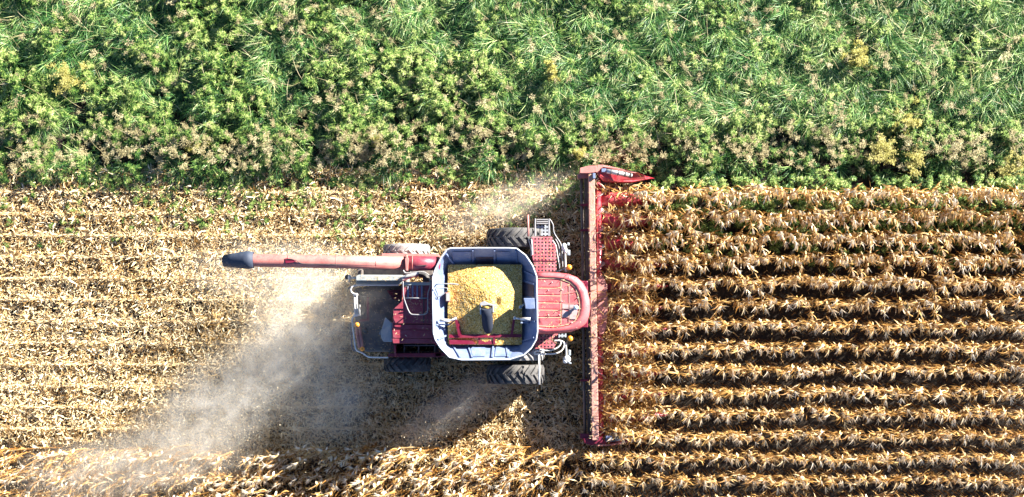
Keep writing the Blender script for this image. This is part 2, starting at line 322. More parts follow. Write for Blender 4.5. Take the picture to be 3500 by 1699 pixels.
# ------------------------------------------------------------------ green field margin
def heightf(x, y): return .22 + .78 * np.clip(.62 * (noise2(x, y, .42, 23) * 1.5 - .25) + 1.05 * (noise2(x, y, .95, 21) - .30), 0, 1)
def grassf(x, y):       # where grass wins over weeds
    g = .75 * fbm(x, y, 2.2, 41) + .25 * noise2(x, y, .6, 44) + .12 * np.clip((x + 2) / 10, -.6, 1)
    g = g - np.clip((7.8 - y) / 1.6, 0, 1) * .6 - np.where(x < -12, .0, 0)
    return g
def weed_template(seed):
    r = np.random.default_rng(seed); b = Bag(); nh = 5
    for h in range(nh):
        a = r.uniform(0, 2 * PI); rr = r.uniform(0, .15) if h else 0; top = np.array([rr * math.cos(a), rr * math.sin(a), 1 - rr * 1.2 - r.uniform(0, .15)])
        ribbons(b, np.array([[0, 0, 0.]]), a, PI / 2 - rr, top[2], .012, rr * .6, .35, 2)
        n = 15; t = r.uniform(0, 1, n) ** .8
        base = top[None] - np.stack([0 * t, 0 * t, t * .16], 1)
        ribbons(b, base, r.uniform(0, 2 * PI, n), r.uniform(.1, 1.0, n), r.uniform(.06, .13, n), r.uniform(.016, .028, n), r.uniform(.4, 1.2, n), np.clip(.62 - t * .25 + r.normal(0, .14, n), 0, 1), 2, prof=[.5, 1, .15])
    # leaves down the stems, tinted darker to paint in shade under the canopy
    n = 22; base = np.stack([r.normal(0, .07, n), r.normal(0, .07, n), r.uniform(.2, .8, n)], 1)
    ribbons(b, base, r.uniform(0, 2 * PI, n), r.uniform(-.2, .8, n), r.uniform(.08, .15, n), .022, .8, np.clip(r.normal(.3, .12, n), 0, 1), 2, prof=[.5, 1, .15])
    return b.arrays()
def dry_template(seed):
    r = np.random.default_rng(seed); b = Bag()
    la = r.uniform(0, 2 * PI)
    st = ribbons(b, np.array([[0, 0, 0.]]), la, 1.4, 1.0, .014, r.uniform(0, .6), .5, 4)[0]
    n = 26; t = r.uniform(.55, 1, n); base = np.array([st[min(3, int(q * 4))] * (1 - (q * 4) % 1) + st[min(4, int(q * 4) + 1)] * ((q * 4) % 1) for q in t * .999])
    br = ribbons(b, base, r.uniform(0, 2 * PI, n), r.uniform(0, 1.2, n), r.uniform(.08, .2, n), .009, r.uniform(-.4, .8, n), np.clip(r.normal(.55, .15, n), 0, 1), 2, prof=[1, .8, .6])
    for k in (1, 2):
        q = br[:, k]; q = np.repeat(q, 3, 0); m = len(q)
        ribbons(b, q, r.uniform(0, 2 * PI, m), r.uniform(-.2, 1.2, m), r.uniform(.02, .06, m), r.uniform(.010, .02, m), .5, np.clip(r.normal(.68, .2, m), 0, 1), 1, prof=[1, .6])
    return b.arrays()
weeds = [weed_template(300 + i) for i in range(8)]; drys = [dry_template(400 + i) for i in range(8)]
bw, bd, bgz = Bag(), Bag(), Bag()
def spread(bag, tmpl, p, sc, hz, tj):
    ch = rng.integers(len(tmpl), size=len(p))
    for i, t in enumerate(tmpl):
        s = ch == i
        if s.any(): place(bag, t, p[s], rng.uniform(0, 2 * PI, s.sum()), sc[s], tj[s], hz[s])
yb = 5.75
p = scatter(9500, -20, 21.5, yb - .3, 14.2); ed = edge(p[:, 0]); ed = np.where(p[:, 0] > 3.2, 5.62, ed)
p = p[p[:, 1] > ed]; g = grassf(p[:, 0], p[:, 1])
pr = np.where(g > .5, .14, .85); pr = np.where(fbm(p[:, 0], p[:, 1], .5, 61) < .3, .25 * pr, pr)
pr = pr * np.where(p[:, 1] < 6.9, .5, 1)
p = p[rng.random(len(p)) < pr]; hz = heightf(p[:, 0], p[:, 1]) * rng.uniform(.7, 1.2, len(p)); hz = hz * np.clip(.45 + (p[:, 1] - 5.5) * .6, .45, 1)
spread(bw, weeds, p, rng.uniform(.7, 1.35, len(p)), hz, rng.normal(0, .1, len(p)) + .3 * (fbm(p[:, 0], p[:, 1], 1.5, 71) - .5) - np.where(p[:, 1] < 6.9, .10, 0))
# sparse low weeds in the stubble and between the first corn rows
p = scatter(4200, -20, 4, 3.0, 6.0); p = p[rng.random(len(p)) < np.clip((p[:, 1] - 2.9) / 3, 0, 1) ** 1.5 * np.clip((fbm(p[:, 0], p[:, 1], .9, 83) - .38) * 5, 0, 1)]
spread(bw, weeds, p, rng.uniform(.5, .8, len(p)), rng.uniform(.1, .25, len(p)), rng.normal(0, .1, len(p)))
p = scatter(1500, 5.6, 21, 2.4, 5.6); p = p[rng.random(len(p)) < np.clip((p[:, 1] - 2.2) / 2.0, 0, 1)]
spread(bw, weeds, p, rng.uniform(.7, 1.0, len(p)), rng.uniform(.5, .85, len(p)) + (p[:, 1] - 2.4) * .12, rng.normal(-.02, .1, len(p)))
V, F, T = bw.arrays(); tag(link('green_weeds', mesh_np('green_weeds', V, F, np.clip(T, 0, 1)), M['weed']), 'leafy green weeds growing along the uncut margin', kind='stuff')
# dry weeds
p = scatter(9000, -20, 21.5, 5.9, 14.2); band = np.exp(-((p[:, 1] - 6.75) / .55) ** 2)
q = fbm(p[:, 0], p[:, 1], 1.6, 51)
pr = np.clip(.9 * band * (.3 + q) + np.clip((q - .6) * 1.8, 0, .22) + .05, 0, 1)
p = p[rng.random(len(p)) < pr]; hz = heightf(p[:, 0], p[:, 1]) * 1.12 * rng.uniform(.85, 1.15, len(p))
spread(bd, drys, p, rng.uniform(.45, .95, len(p)), hz, rng.normal(0, .12, len(p)))
n = 500; p = scatter(n, -20, 21.5, 6, 14); p[:, 2] = heightf(p[:, 0], p[:, 1]) * .8
ribbons(bd, p, rng.normal(2.6, .6, n), .2, rng.uniform(.4, 1.1, n), .014, .4, rng.uniform(.6, 1, n), 4, curl=rng.normal(0, .3, n))
V, F, T = bd.arrays(); tag(link('dry_weeds', mesh_np('dry_weeds', V, F, np.clip(T, 0, 1)), M['dryweed']), 'dry pinkish brown seed heads among the green margin', kind='stuff')
# yellow bushes
yel = Bag()
for i, (u, v, r_, h) in enumerate([(222, 262, .45, .9), (2935, 185, .50, 1.0), (3105, 415, .45, .95), (3020, 515, .55, 1.0), (1985, 520, .22, .8), (1890, 240, .35, .9), (3130, 545, .35, .9), (665, 495, .3, .7), (1290, 480, .25, .8), (3470, 560, .4, .9)]):
    b = Bag(); c = P(u, v, .8); n = int(14 * r_ / .3); a = rng.uniform(0, 6.28, n); rr = r_ * np.abs(rng.normal(0, .62, n))
    q = np.stack([rr * np.cos(a), rr * np.sin(a), np.zeros(n)], 1)
    spread(b, weeds if i % 3 else drys, q, rng.uniform(.7, 1.1, n), h * rng.uniform(.8, 1.15, n), rng.normal(.0, .12, n))
    V, F, T = b.arrays(); o = link('yellow_bush', mesh_np('yellow_bush', V, F, np.clip(T, 0, 1)), M['yellow'], loc=(c.x, c.y, 0))
    tag(o, ['yellow bush among grass in the upper left of the field', 'bright yellow bush in the tall grass of the upper right', 'yellow bush above the brown weed band at right', 'largest pale yellow bush in the brown weed band at right', 'small round yellow bush just above the upper end of the header', 'yellowish bush in grass above the middle of the machine', 'yellow bush just right of the largest pale one', 'small yellow bush in the brown weeds at left', 'small yellowish bush in the weed band left of the header', 'yellow bush cut by the right edge of the photo'][i], 'bush', 'yellow bushes in the green margin')
# grass tufts
p = scatter(13000, -20, 21.5, 5.9, 14.2); g = grassf(p[:, 0], p[:, 1])
p = p[rng.random(len(p)) < np.where(g > .5, .80, np.clip((g - .34) * 3, .16, .6))]
n = len(p); m = 38; hz = heightf(p[:, 0], p[:, 1])
taz = -1.9 + 2.4 * (fbm(p[:, 0], p[:, 1], 2.5, 95) - .5) * 2 + rng.normal(0, .5, n)
base = np.repeat(p, m, 0) + np.concatenate([rng.normal(0, .035, (n * m, 2)), np.zeros((n * m, 1))], 1)
LL = np.repeat(hz * rng.uniform(.75, 1.1, n) + .10, m) * rng.uniform(.6, 1.15, n * m)
ribbons(bgz, base, np.repeat(taz, m) + rng.normal(0, .85, n * m), rng.uniform(.95, 1.5, n * m), LL, rng.uniform(.010, .019, n * m), rng.uniform(1.0, 2.3, n * m),
        np.clip(np.repeat(rng.normal(.53, .15, n) + .3 * (fbm(p[:, 0], p[:, 1], 1.2, 97) - .5), m) + rng.normal(0, .21, n * m), 0, 1), 4, curl=rng.normal(0, .35, n * m), twist=rng.normal(0, .5, n * m), prof=[.7, 1, .9, .6, .08])
V, F, T = bgz.arrays(); tag(link('grass', mesh_np('grass', V, F, T), M['grass']), 'long arching tufts of green grass', kind='stuff')
print('veg faces', sum(len(o.data.polygons) for o in C.objects if o.type == 'MESH'))


#COMBINE
# ------------------------------------------------------------------ the harvester
def empty(name, loc, label=None, cat=None, group=None):
    o = bpy.data.objects.new(name, None); C.objects.link(o); o.location = loc; WLOC[o.name] = Vector(loc); return tag(o, label, cat, group)
def part(name, bm, mat, parent, bevel=0., smooth=False, seg=2):
    """one mesh object; bm is in world metres, its origin goes to its own centre"""
    bmesh.ops.recalc_face_normals(bm, faces=bm.faces[:])
    cs = [v.co for v in bm.verts]
    c = Vector(((min(v.x for v in cs) + max(v.x for v in cs)) / 2, (min(v.y for v in cs) + max(v.y for v in cs)) / 2, min(v.z for v in cs)))
    bmesh.ops.translate(bm, verts=bm.verts[:], vec=-c)
    if smooth:
        for f in bm.faces: f.smooth = True
    me = bpy.data.meshes.new(name); bm.to_mesh(me); bm.free()
    mats = mat if isinstance(mat, (list, tuple)) else [mat]
    for m in mats: me.materials.append(m)
    o = bpy.data.objects.new(name, me); C.objects.link(o); WLOC[o.name] = c
    o.location = c - (WLOC[parent.name] if parent else Vector((0, 0, 0)))
    if parent: o.parent = parent
    if bevel:
        bv = o.modifiers.new('bevel', 'BEVEL'); bv.width = bevel; bv.segments = seg; bv.limit_method = 'ANGLE'; bv.angle_limit = math.radians(35)
    return o
def prism(bm, pts, z0, z1, mi=0, tops=None):
    """pts are chart points read at the height of the top face"""
    top = []
    for i, (u, v) in enumerate(pts):
        z = tops[i] if tops else z1; top.append(P(u, v, z))
    a = [bm.verts.new((p.x, p.y, z0)) for p in top]; b = [bm.verts.new(p) for p in top]
    n = len(pts); fs = [bm.faces.new(b), bm.faces.new(a[::-1])]
    for i in range(n): fs.append(bm.faces.new((a[i], a[(i + 1) % n], b[(i + 1) % n], b[i])))
    for f in fs: f.material_index = mi
def box(bm, u0, v0, u1, v1, z0, z1, mi=0): prism(bm, [(u0, v0), (u1, v0), (u1, v1), (u0, v1)], z0, z1, mi)
def tube(bm, pts, r, n=8, cap=True, mi=0):
    pts = [Vector(p) for p in pts]; rs = r if isinstance(r, (list, tuple)) else [r] * len(pts)
    rings = []; ref = None
    for i, p in enumerate(pts):
        d = (pts[min(i + 1, len(pts) - 1)] - pts[max(i - 1, 0)]).normalized()
        if ref is None: ref = d.orthogonal().normalized()
        ref = (ref - d * ref.dot(d)).normalized(); q = d.cross(ref)
        rings.append([bm.verts.new(p + (ref * math.cos(2 * PI * k / n) + q * math.sin(2 * PI * k / n)) * rs[i]) for k in range(n)])
    for a, b in zip(rings, rings[1:]):
        for k in range(n):
            f = bm.faces.new((a[k], a[(k + 1) % n], b[(k + 1) % n], b[k])); f.material_index = mi; f.smooth = n > 6
    if cap: bm.faces.new(rings[0][::-1]).material_index = mi; bm.faces.new(rings[-1]).material_index = mi
def utube(bm, uv, z, r, n=8, round_=2):
    pts = [P(q[0], q[1], q[2] if len(q) > 2 else z) for q in uv]
    for _ in range(round_):                           # cut the corners so bends read as bent pipe
        if len(pts) < 3: break
        o = [pts[0]]
        for a, b in zip(pts, pts[1:]):
            if (b - a).length > .12: o += [a.lerp(b, min(.25, .08 / (b - a).length)), a.lerp(b, 1 - min(.25, .08 / (b - a).length))]
            else: o += [a.lerp(b, .5)]
        pts = o + [pts[-1]]
    tube(bm, pts, r, n)
def ball(bm, c, rx, ry, rz, mi=0, sub=2):
    r = bmesh.ops.create_icosphere(bm, subdivisions=sub, radius=1)
    for v in r['verts']: v.co = Vector((v.co.x * rx, v.co.y * ry, v.co.z * rz)) + c
    for f in bm.faces:
        if f.verts[0] in r['verts']: f.smooth = True; f.material_index = mi
B = bmesh.new
z1 = lambda pts: [(1160 + .288 * x, 880 + .288 * y) + tuple(r) for x, y, *r in pts]        # chart points read from enlargements
z2 = lambda pts: [(1400 + .52 * x, 700 + .52 * y) + tuple(r) for x, y, *r in pts]
z5 = lambda pts: [(1440 + .336 * x, 820 + .336 * y) + tuple(r) for x, y, *r in pts]
HV = empty('combine_harvester', P(1600, 1050, 0), 'red combine harvester with open grain tank cutting dry corn', 'combine harvester')

# --- chassis and body
bm = B(); box(bm, 1330, 985, 1840, 1130, .7, 2.0); box(bm, 1290, 1010, 1340, 1100, .9, 1.8); part('chassis', bm, M['dark'], HV, .02)
bm = B(); box(bm, 1486, 925, 1815, 1180, 2.0, 3.1); part('body_side', bm, M['red_dark'], HV, .03)
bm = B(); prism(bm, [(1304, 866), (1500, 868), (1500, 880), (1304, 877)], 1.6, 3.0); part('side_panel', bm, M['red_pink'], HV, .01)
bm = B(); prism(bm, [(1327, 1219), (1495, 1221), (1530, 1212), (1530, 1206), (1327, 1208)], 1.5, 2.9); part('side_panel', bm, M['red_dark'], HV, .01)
# axles
bm = B(); tube(bm, [P(1760, 800, .95), P(1760, 1290, .95)], .16, 12); part('front_axle', bm, M['dark'], HV)
bm = B(); tube(bm, [P(1390, 850, .8), P(1390, 1255, .8)], .12, 12); part('rear_axle', bm, M['dark'], HV)

# --- wheels
def wheel(uc, va, vb, R, mat, lugs=22):
    zc = R; k = S0 * CAMH / (CAMH - zc); x = (uc - U0) / k; ya = (V0 - va) / k; yb = (V0 - vb) / k; yc = (ya + yb) / 2; w = abs(ya - yb)
    bm = B(); n = 48
    prof = [(-.36, .50), (-.40, .62), (-.5, .74), (-.5, .88), (-.44, .955), (-.2, .968), (.2, .968), (.44, .955), (.5, .88), (.5, .74), (.4, .62), (.36, .50)]
    rr = [[bm.verts.new((x + R * q * math.cos(2 * PI * i / n), yc + w * t, zc + R * q * math.sin(2 * PI * i / n))) for t, q in prof] for i in range(n)]
    for i in range(n):
        a, b = rr[i], rr[(i + 1) % n]
        for j in range(len(prof) - 1): bm.faces.new((a[j], a[j + 1], b[j + 1], b[j])).smooth = True
    # chevron lugs, left and right bars staggered
    for i in range(lugs):
        for s in (-1, 1):
            th0 = 2 * PI * (i + (.5 if s > 0 else 0)) / lugs
            st = []
            for j in range(4):
                t = j / 3; yy = yc + s * w * (-.04 + .52 * t); th = th0 - .30 * t * (1 if True else 1)
                q0 = .955 if t < .99 else .90; q1 = 1.03 if t < .99 else .985; dth = .055
                st.append([bm.verts.new((x + R * q * math.cos(th + d), yy, zc + R * q * math.sin(th + d))) for q, d in ((q0, -dth * 1.3), (q1, -dth), (q1, dth), (q0, dth * 1.3))])
            for a, b in zip(st, st[1:]):
                for k2 in range(3): bm.faces.new((a[k2], a[k2 + 1], b[k2 + 1], b[k2]))
            bm.faces.new(st[0]); bm.faces.new(st[-1])
    rim = B(); prof2 = [(-.34, .50), (-.3, .46), (-.1, .40), (-.06, .15), (-.12, .13), (-.12, 0.02)]
    for sgn in (1, -1):
        rg = [[rim.verts.new((x + R * q * math.cos(2 * PI * i / 32), yc + sgn * w * t, zc + R * q * math.sin(2 * PI * i / 32))) for t, q in prof2] for i in range(32)]
        for i in range(32):
            a, b = rg[i], rg[(i + 1) % 32]
            for j in range(len(prof2) - 1): rim.faces.new((a[j], a[j + 1], b[j + 1], b[j]))
    o = part('wheel', rim, M['red_dark'], HV); part('tyre', bm, mat, o); return o
wheel(1762, 783, 848, .98, M['tyre']); wheel(1762, 1246, 1311, .98, M['tyre'])
wheel(1762, 872, 930, .98, M['tyre']); wheel(1762, 1175, 1232, .98, M['tyre_dusty'])
wheel(1390, 836, 884, .80, M['tyre_dusty'], 18); wheel(1392, 1222, 1270, .80, M['tyre'], 18)

# --- rear end: hood floor, covers, rails
bm = B(); prism(bm, [(1212, 985), (1300, 975), (1490, 975), (1490, 1205), (1250, 1203), (1215, 1150)], 1.2, 2.2); part('straw_hood', bm, M['dark'], HV, .05)
bm = B(); prism(bm, z1([(210, 470), (340, 480), (340, 720), (230, 720)]), 1.5, 2.35)
for i in range(5): x = 222 + i * 26; prism(bm, z1([(x, 480), (x + 8, 480), (x + 8, 700), (x, 700)]), 2.35, 2.43)
part('chopper', bm, M['dark'], HV, .01)
bm = B(); prism(bm, z1([(322, 470), (350, 470), (352, 750), (322, 755)]), 1.8, 2.46); prism(bm, z1([(230, 735), (352, 728), (352, 752), (240, 765)]), 1.8, 2.45); part('rear_frame', bm, M['red_dark'], HV, .008)
bm = B()
for s in (0, 1, 2, 3, 4, 5): prism(bm, z1([(575 + s * 8, 395 + s * 16), (745, 395 + s * 16), (745, 403 + s * 16), (577 + s * 8, 403 + s * 16)]), 2.2, 2.45 + .05 * (s % 2))
prism(bm, z1([(560, 390), (745, 380), (745, 500), (640, 500)]), 2.2, 2.38); part('belt_drive', bm, M['red_dark'], HV, .01)
bm = B(); prism(bm, z1([(195, 222), (230, 205), (755, 208), (755, 276), (195, 276)]), 2.3, 3.05); prism(bm, z1([(198, 279), (755, 279), (755, 316), (198, 316)]), 2.3, 2.80)
c = part('exhaust_cover', bm, M['plate'], HV, .02)
bm = B(); prism(bm, z1([(455, 228), (485, 228), (485, 270), (455, 270)]), 3.05, 3.065); part('warning_sticker', bm, paint('pale_yellow_sticker', (.62, .58, .34), amount=.1), c)
bm = B(); utube(bm, z1([(740, 258), (800, 232), (900, 205), (960, 195)]), 3.1, .085, 12); part('exhaust_pipe', bm, M['steel'], HV, smooth=True)
bm = B(); utube(bm, z1([(940, 200), (1010, 200), (1030, 240), (1035, 300)]), 3.12, .12, 14); part('intake_hose', bm, M['black'], HV, smooth=True)
bm = B(); utube(bm, z1([(760, 150), (780, 190), (900, 172), (1010, 165), (1115, 250)]), 3.3, .018, 6); utube(bm, z1([(770, 180), (830, 200), (850, 165)]), 3.25, .015, 6); part('hose', bm, M['steel'], HV)
bm = B(); box(bm, 1222, 920, 1478, 942, 1.6, 2.5); box(bm, 1222, 905, 1232, 945, 2.0, 2.9); box(bm, 1232, 921, 1240, 960, 2.0, 2.95); part('rear_beam', bm, M['dark'], HV, .02)
bm = B(); ball(bm, P(1186, 947, 2.3), .085, .085, .085); part('tail_light', bm, M['black'], HV)
bm = B(); ball(bm, P(1194.5, 948, 2.45), .06, .085, .06); tube(bm, [P(1196, 949, 2.4), P(1218, 950, 2.4)], .035); tube(bm, [P(1193, 955, 2.3), P(1194, 965, 2.3)], .02); part('tail_light', bm, M['white_tube'], HV)
bm = B(); utube(bm, z1([(200, 395), (260, 455), (330, 470)]), 2.5, .03); part('linkage', bm, M['black'], HV)
# white rails and ladder
RAIL = lambda pts, z, r=.026, m='white_tube': part('hand_rail', (lambda b: (utube(b, pts, z, r), b)[1])(B()), M[m], HV)
RAIL(z1([(708, 329), (165, 330), (145, 345), (133, 375), (133, 415), (165, 432), (208, 434)]), 2.9)
RAIL(z1([(215, 690), (165, 698), (148, 730), (165, 880), (190, 1080), (208, 1118), (272, 1126), (335, 1186), (580, 1188)]), 2.85)
RAIL(z1([(125, 770), (140, 900), (148, 1075), (165, 1108), (240, 1118)]), 2.2, .018, 'grey_tube')
RAIL(z1([(108, 378), (112, 350), (140, 344), (210, 350)]), 2.2, .018, 'grey_tube')
bm = B()
for x0, x1 in ((178, 186), (207, 213)): utube(bm, z1([(x0, 436, 2.8), (x1, 695, 2.8)]), 2.8, .024)
for y in (480, 545, 610, 660): tube(bm, [P(*z1([(180, y)])[0], 2.8), P(*z1([(212, y)])[0], 2.8)], .02)
box(bm, 1206, 1003, 1223, 1010, 2.72, 2.86); box(bm, 1208, 1073, 1226, 1080, 2.72, 2.86); part('rear_ladder', bm, M['white_tube'], HV)
bm = B(); utube(bm, z1([(240, 560), (240, 690)]), 2.5, .03); part('roller', bm, M['steel'], HV)
for a, b_ in (((200, 835), (238, 1070)), ((238, 825), (270, 1060))):
    bm = B(); tube(bm, [P(*z1([a])[0], 2.35), P(*z1([b_])[0], 2.35)], .055, 10); part('spreader_tube', bm, M['red_pink'], HV)
bm = B(); prism(bm, z1([(160, 788), (180, 782), (186, 800), (170, 806)]), 2.5, 2.9); part('lamp_bracket', bm, M['white_tube'], HV)
def beacon(u, v, z, r=.095):
    bm = B(); tube(bm, [P(u, v, z - .14), P(u, v, z - .03)], .05, 10); o = part('beacon', bm, M['dark'], HV)
    bm = B(); tube(bm, [P(u, v, z - .03), P(u, v, z + .05), P(u, v, z + .09), P(u, v, z + .11)], [r, r * .95, r * .7, r * .25], 16); part('lens', bm, M['orange'], o)
beacon(1160 + .288 * 210, 880 + .288 * 800, 3.0, .085); beacon(1160 + .288 * 273, 880 + .288 * 1086, 2.95, .08)
bm = B(); ball(bm, P(1250, 1130, 2.35), .095, .11, .09); part('filler_cap', bm, M['black'], HV)
bm = B(); prism(bm, z1([(545, 700), (565, 720), (632, 780), (636, 1003), (520, 1002), (490, 945), (498, 860)]), 2.0, 2.95, tops=[2.75, 2.8, 2.9, 2.98, 2.9, 2.75, 2.75]); part('fluid_tank', bm, M['plastic'], HV, .06, smooth=False, seg=3)
bm = B(); prism(bm, z1([(470, 905), (495, 850), (500, 900), (480, 920)]), 2.1, 2.6); part('tank_bracket', bm, M['plastic'], HV, .01)

# --- engine hood
bm = B(); prism(bm, z1([(742, 290), (1120, 290), (1120, 785), (636, 785), (636, 618), (742, 520)]), 2.0, 3.75)
hood = part('engine_hood', bm, M['red_hood'], HV, .02)
bm = B()
for k, (a, b_) in enumerate(((795, 856), (859, 958), (961, 1020))): prism(bm, z1([(627, a), (1150, a), (1150, b_), (636, b_)]), 2.0, 3.71 - .015 * k)
part('hood_step', bm, M['red_hood'], hood, .012)
bm = B(); prism(bm, z1([(752, 292), (1078, 292), (1078, 330), (752, 330)]), 3.754, 3.80); part('grille_frame', bm, M['plate'], hood, .01)
bm = B()
for i in range(4): x = 806 + i * 54; prism(bm, z1([(x, 335), (x + 18, 335), (x + 18, 480), (x + 4, 500), (x, 480)]), 3.754, 3.77)
part('grille_slat', bm, paint('blue_grey_slat', (.13, .18, .32), amount=.2), hood)
bm = B(); prism(bm, z1([(996, 334), (1006, 334), (1008, 776), (996, 776)]), 3.754, 3.765); prism(bm, z1([(1046, 620), (1050, 620), (1050, 780), (1046, 780)]), 3.754, 3.763); part('hood_seam', bm, M['black'], hood)
bm = B(); utube(bm, z1([(755, 285), (757, 380), (762, 480), (830, 665), (858, 680), (1025, 680), (1050, 655), (1050, 410), (1082, 355), (1076, 240)]), 4.0, .02); tube(bm, [P(*q, 4.0) for q in z1([(780, 482), (1045, 484)])], .02)
for q in ((757, 300), (830, 665), (1050, 655), (1076, 250)): u, v = z1([q])[0]; tube(bm, [P(u, v, 4.0), P(u, v, 3.75)], .02)
part('guard_rail', bm, M['grey_tube'], hood)
bm = B(); prism(bm, z1([(622, 772), (637, 772), (637, 835), (606, 835), (606, 775)]), 2.9, 3.1); part('latch', bm, M['plastic'], hood, .01)
bm = B(); prism(bm, z1([(640, 1030), (1180, 1030), (1180, 1185), (668, 1185)]), 1.8, 2.2); part('side_recess', bm, M['black'], HV)
bm = B(); prism(bm, z1([(645, 1035), (665, 1035), (676, 1170), (655, 1170)]), 2.2, 3.0); part('frame_post', bm, M['red_hood'], HV, .01); bm = B(); prism(bm, z1([(1130, 1130), (1210, 1130), (1210, 1175), (1140, 1175)]), 2.2, 2.9); part('frame_post', bm, M['red_hood'], HV, .01)
bm = B()
for y in (1045, 1150): tube(bm, [P(*q, 2.6) for q in z1([(760, y), (1140, y)])], .022)
for x in (770, 940, 1130): tube(bm, [P(*q, 2.6) for q in z1([(x, 1045), (x, 1150)])], .022)
part('side_rail', bm, M['grey_tube'], HV)
bm = B(); utube(bm, z1([(668, 1035), (630, 1050), (605, 1100), (590, 1160)]), 2.9, .012, 5); part('cable', bm, M['black'], HV)

# --- grain tank
ZR, ZB = 4.20, 3.45
rim = z5([(300, 93), (600, 92), (890, 92), (965, 96), (1055, 165), (1125, 270), (1163, 372), (1169, 640), (1173, 930), (1160, 1010), (1110, 1095), (1035, 1165), (895, 1208), (650, 1210), (415, 1212), (290, 1185), (200, 1090), (150, 1010), (131, 940), (126, 640), (124, 385), (150, 300), (205, 190), (262, 110)])
inn = z5([(300, 262), (600, 262), (890, 262), (975, 264), (985, 266), (1005, 268), (1012, 300), (1018, 640), (1018, 930), (1016, 1040), (1000, 1052), (985, 1060), (950, 1064), (650, 1064), (320, 1066), (300, 1062), (288, 1052), (280, 1030), (277, 930), (275, 640), (275, 330), (276, 300), (278, 280), (282, 264)])
bm = B(); n = len(rim)
ro = [P(u, v, ZR) for u, v in rim]; ri = [P(u, v, ZB) for u, v in inn]
cen = sum(ro, Vector()) / n
vo = [bm.verts.new(p) for p in ro]; vi = [bm.verts.new(p) for p in ri]
vm = [bm.verts.new(p.lerp(q, .5) + Vector((0, 0, .03 * math.sin(i)))) for i, (p, q) in enumerate(zip(ro, ri))]
vl = [bm.verts.new((p.x, p.y, ZB - 1.3)) for p in ri]
vo2 = [bm.verts.new(p + (p - cen).normalized() * .05 + Vector((0, 0, .005))) for p in ro]
vo3 = [bm.verts.new(p + (p - cen).normalized() * .055 + Vector((0, 0, -.08))) for p in ro]
vx = [bm.verts.new(p + (p - cen).normalized() * .05) for p in ri]
for i in range(n):
    j = (i + 1) % n
    for a, b_ in ((vo2, vo), (vo, vm), (vm, vi), (vi, vl), (vo3, vo2), (vx, vo3)): bm.faces.new((a[i], a[j], b_[j], b_[i]))
bm.faces.new(vl[::-1])
tank = part('grain_tank', bm, M['galv'], HV)
bm = B(); M['rim'] = paint('pale_rim_paint', (.50, .54, .60), (.5, .48, .44), .25, .5)
rr_ = [p + (p - cen).normalized() * .03 + Vector((0, 0, .012)) for p in ro]
for i in range(n):
    a_, b2 = rr_[i], rr_[(i + 1) % n]; tube(bm, [a_, b2], .028, 6)
part('rim_tube', bm, M['rim'], tank)
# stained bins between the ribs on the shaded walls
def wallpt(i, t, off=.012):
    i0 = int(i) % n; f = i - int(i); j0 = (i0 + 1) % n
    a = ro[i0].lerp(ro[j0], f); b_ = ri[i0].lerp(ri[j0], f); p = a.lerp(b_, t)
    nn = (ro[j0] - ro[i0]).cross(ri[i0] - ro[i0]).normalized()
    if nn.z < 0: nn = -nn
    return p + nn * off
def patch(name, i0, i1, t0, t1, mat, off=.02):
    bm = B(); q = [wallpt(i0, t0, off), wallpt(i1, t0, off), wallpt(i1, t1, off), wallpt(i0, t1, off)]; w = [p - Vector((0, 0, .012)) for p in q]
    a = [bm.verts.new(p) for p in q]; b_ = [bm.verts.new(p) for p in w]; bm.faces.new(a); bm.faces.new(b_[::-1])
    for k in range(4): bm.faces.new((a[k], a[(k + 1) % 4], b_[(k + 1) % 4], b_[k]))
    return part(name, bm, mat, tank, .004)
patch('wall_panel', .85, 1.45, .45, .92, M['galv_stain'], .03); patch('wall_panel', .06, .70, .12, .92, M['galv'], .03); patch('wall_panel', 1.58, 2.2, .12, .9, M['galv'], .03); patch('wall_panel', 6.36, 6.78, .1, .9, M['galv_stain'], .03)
patch('wall_panel', 12.1, 12.62, .12, .85, M['galv'], .03); patch('wall_panel', 13.0, 13.5, .12, .85, M['galv'], .03)
def rib(i, j=None, w=.035, h=.07, t0=.04, t1=.97, name='rib'):
    j = i if j is None else j
    bm = B(); a = wallpt(i, t0, h / 2); b_ = wallpt(j, t1, h / 2); tube(bm, [a, b_], w, 4); return part(name, bm, M['galv'], tank)
for a, b_ in ((.75, .75), (1.5, 1.5), (22.7, .15), (2.95, 3.4), (6.3, 6.3), (7.65, 7.65), (12.06, 12.3), (12.72, 12.72), (13.55, 13.55), (14.15, 14.6), (16.9, 17.7), (5.9, 5.95), (8.8, 9.2)): rib(a, b_)
# loading auger in the tank
def cz(q, z): u, v = z5([q])[0]; return P(u, v, z)
bm = B(); tube(bm, [cz((682, 965), 3.45), cz((682, 935), 3.62), cz((676, 860), 3.82), cz((668, 760), 4.0), cz((664, 690), 4.12)], [.12, .17, .185, .185, .185], 18, cap=True)
au = part('loading_auger', bm, paint('blue_black_auger_tube', (.010, .016, .034), (.04, .04, .06), .15, .85), tank, smooth=False)
bm = B(); ball(bm, cz((664, 684), 4.10), .155, .10, .10); part('kernel_flow', bm, paint('kernel_yellow', (.62, .33, .05), (.7, .5, .15), .4, .7), au)
bm = B(); prism(bm, z5([(598, 640), (640, 622), (680, 640), (735, 655), (728, 672), (676, 662), (640, 668), (598, 668)]), 4.12, 4.22); box(bm, 1640, 1037, 1645, 1075, 3.9, 4.15); box(bm, 1683, 1040, 1688, 1068, 3.9, 4.15); part('bracket', bm, M['steel'], au, .008)
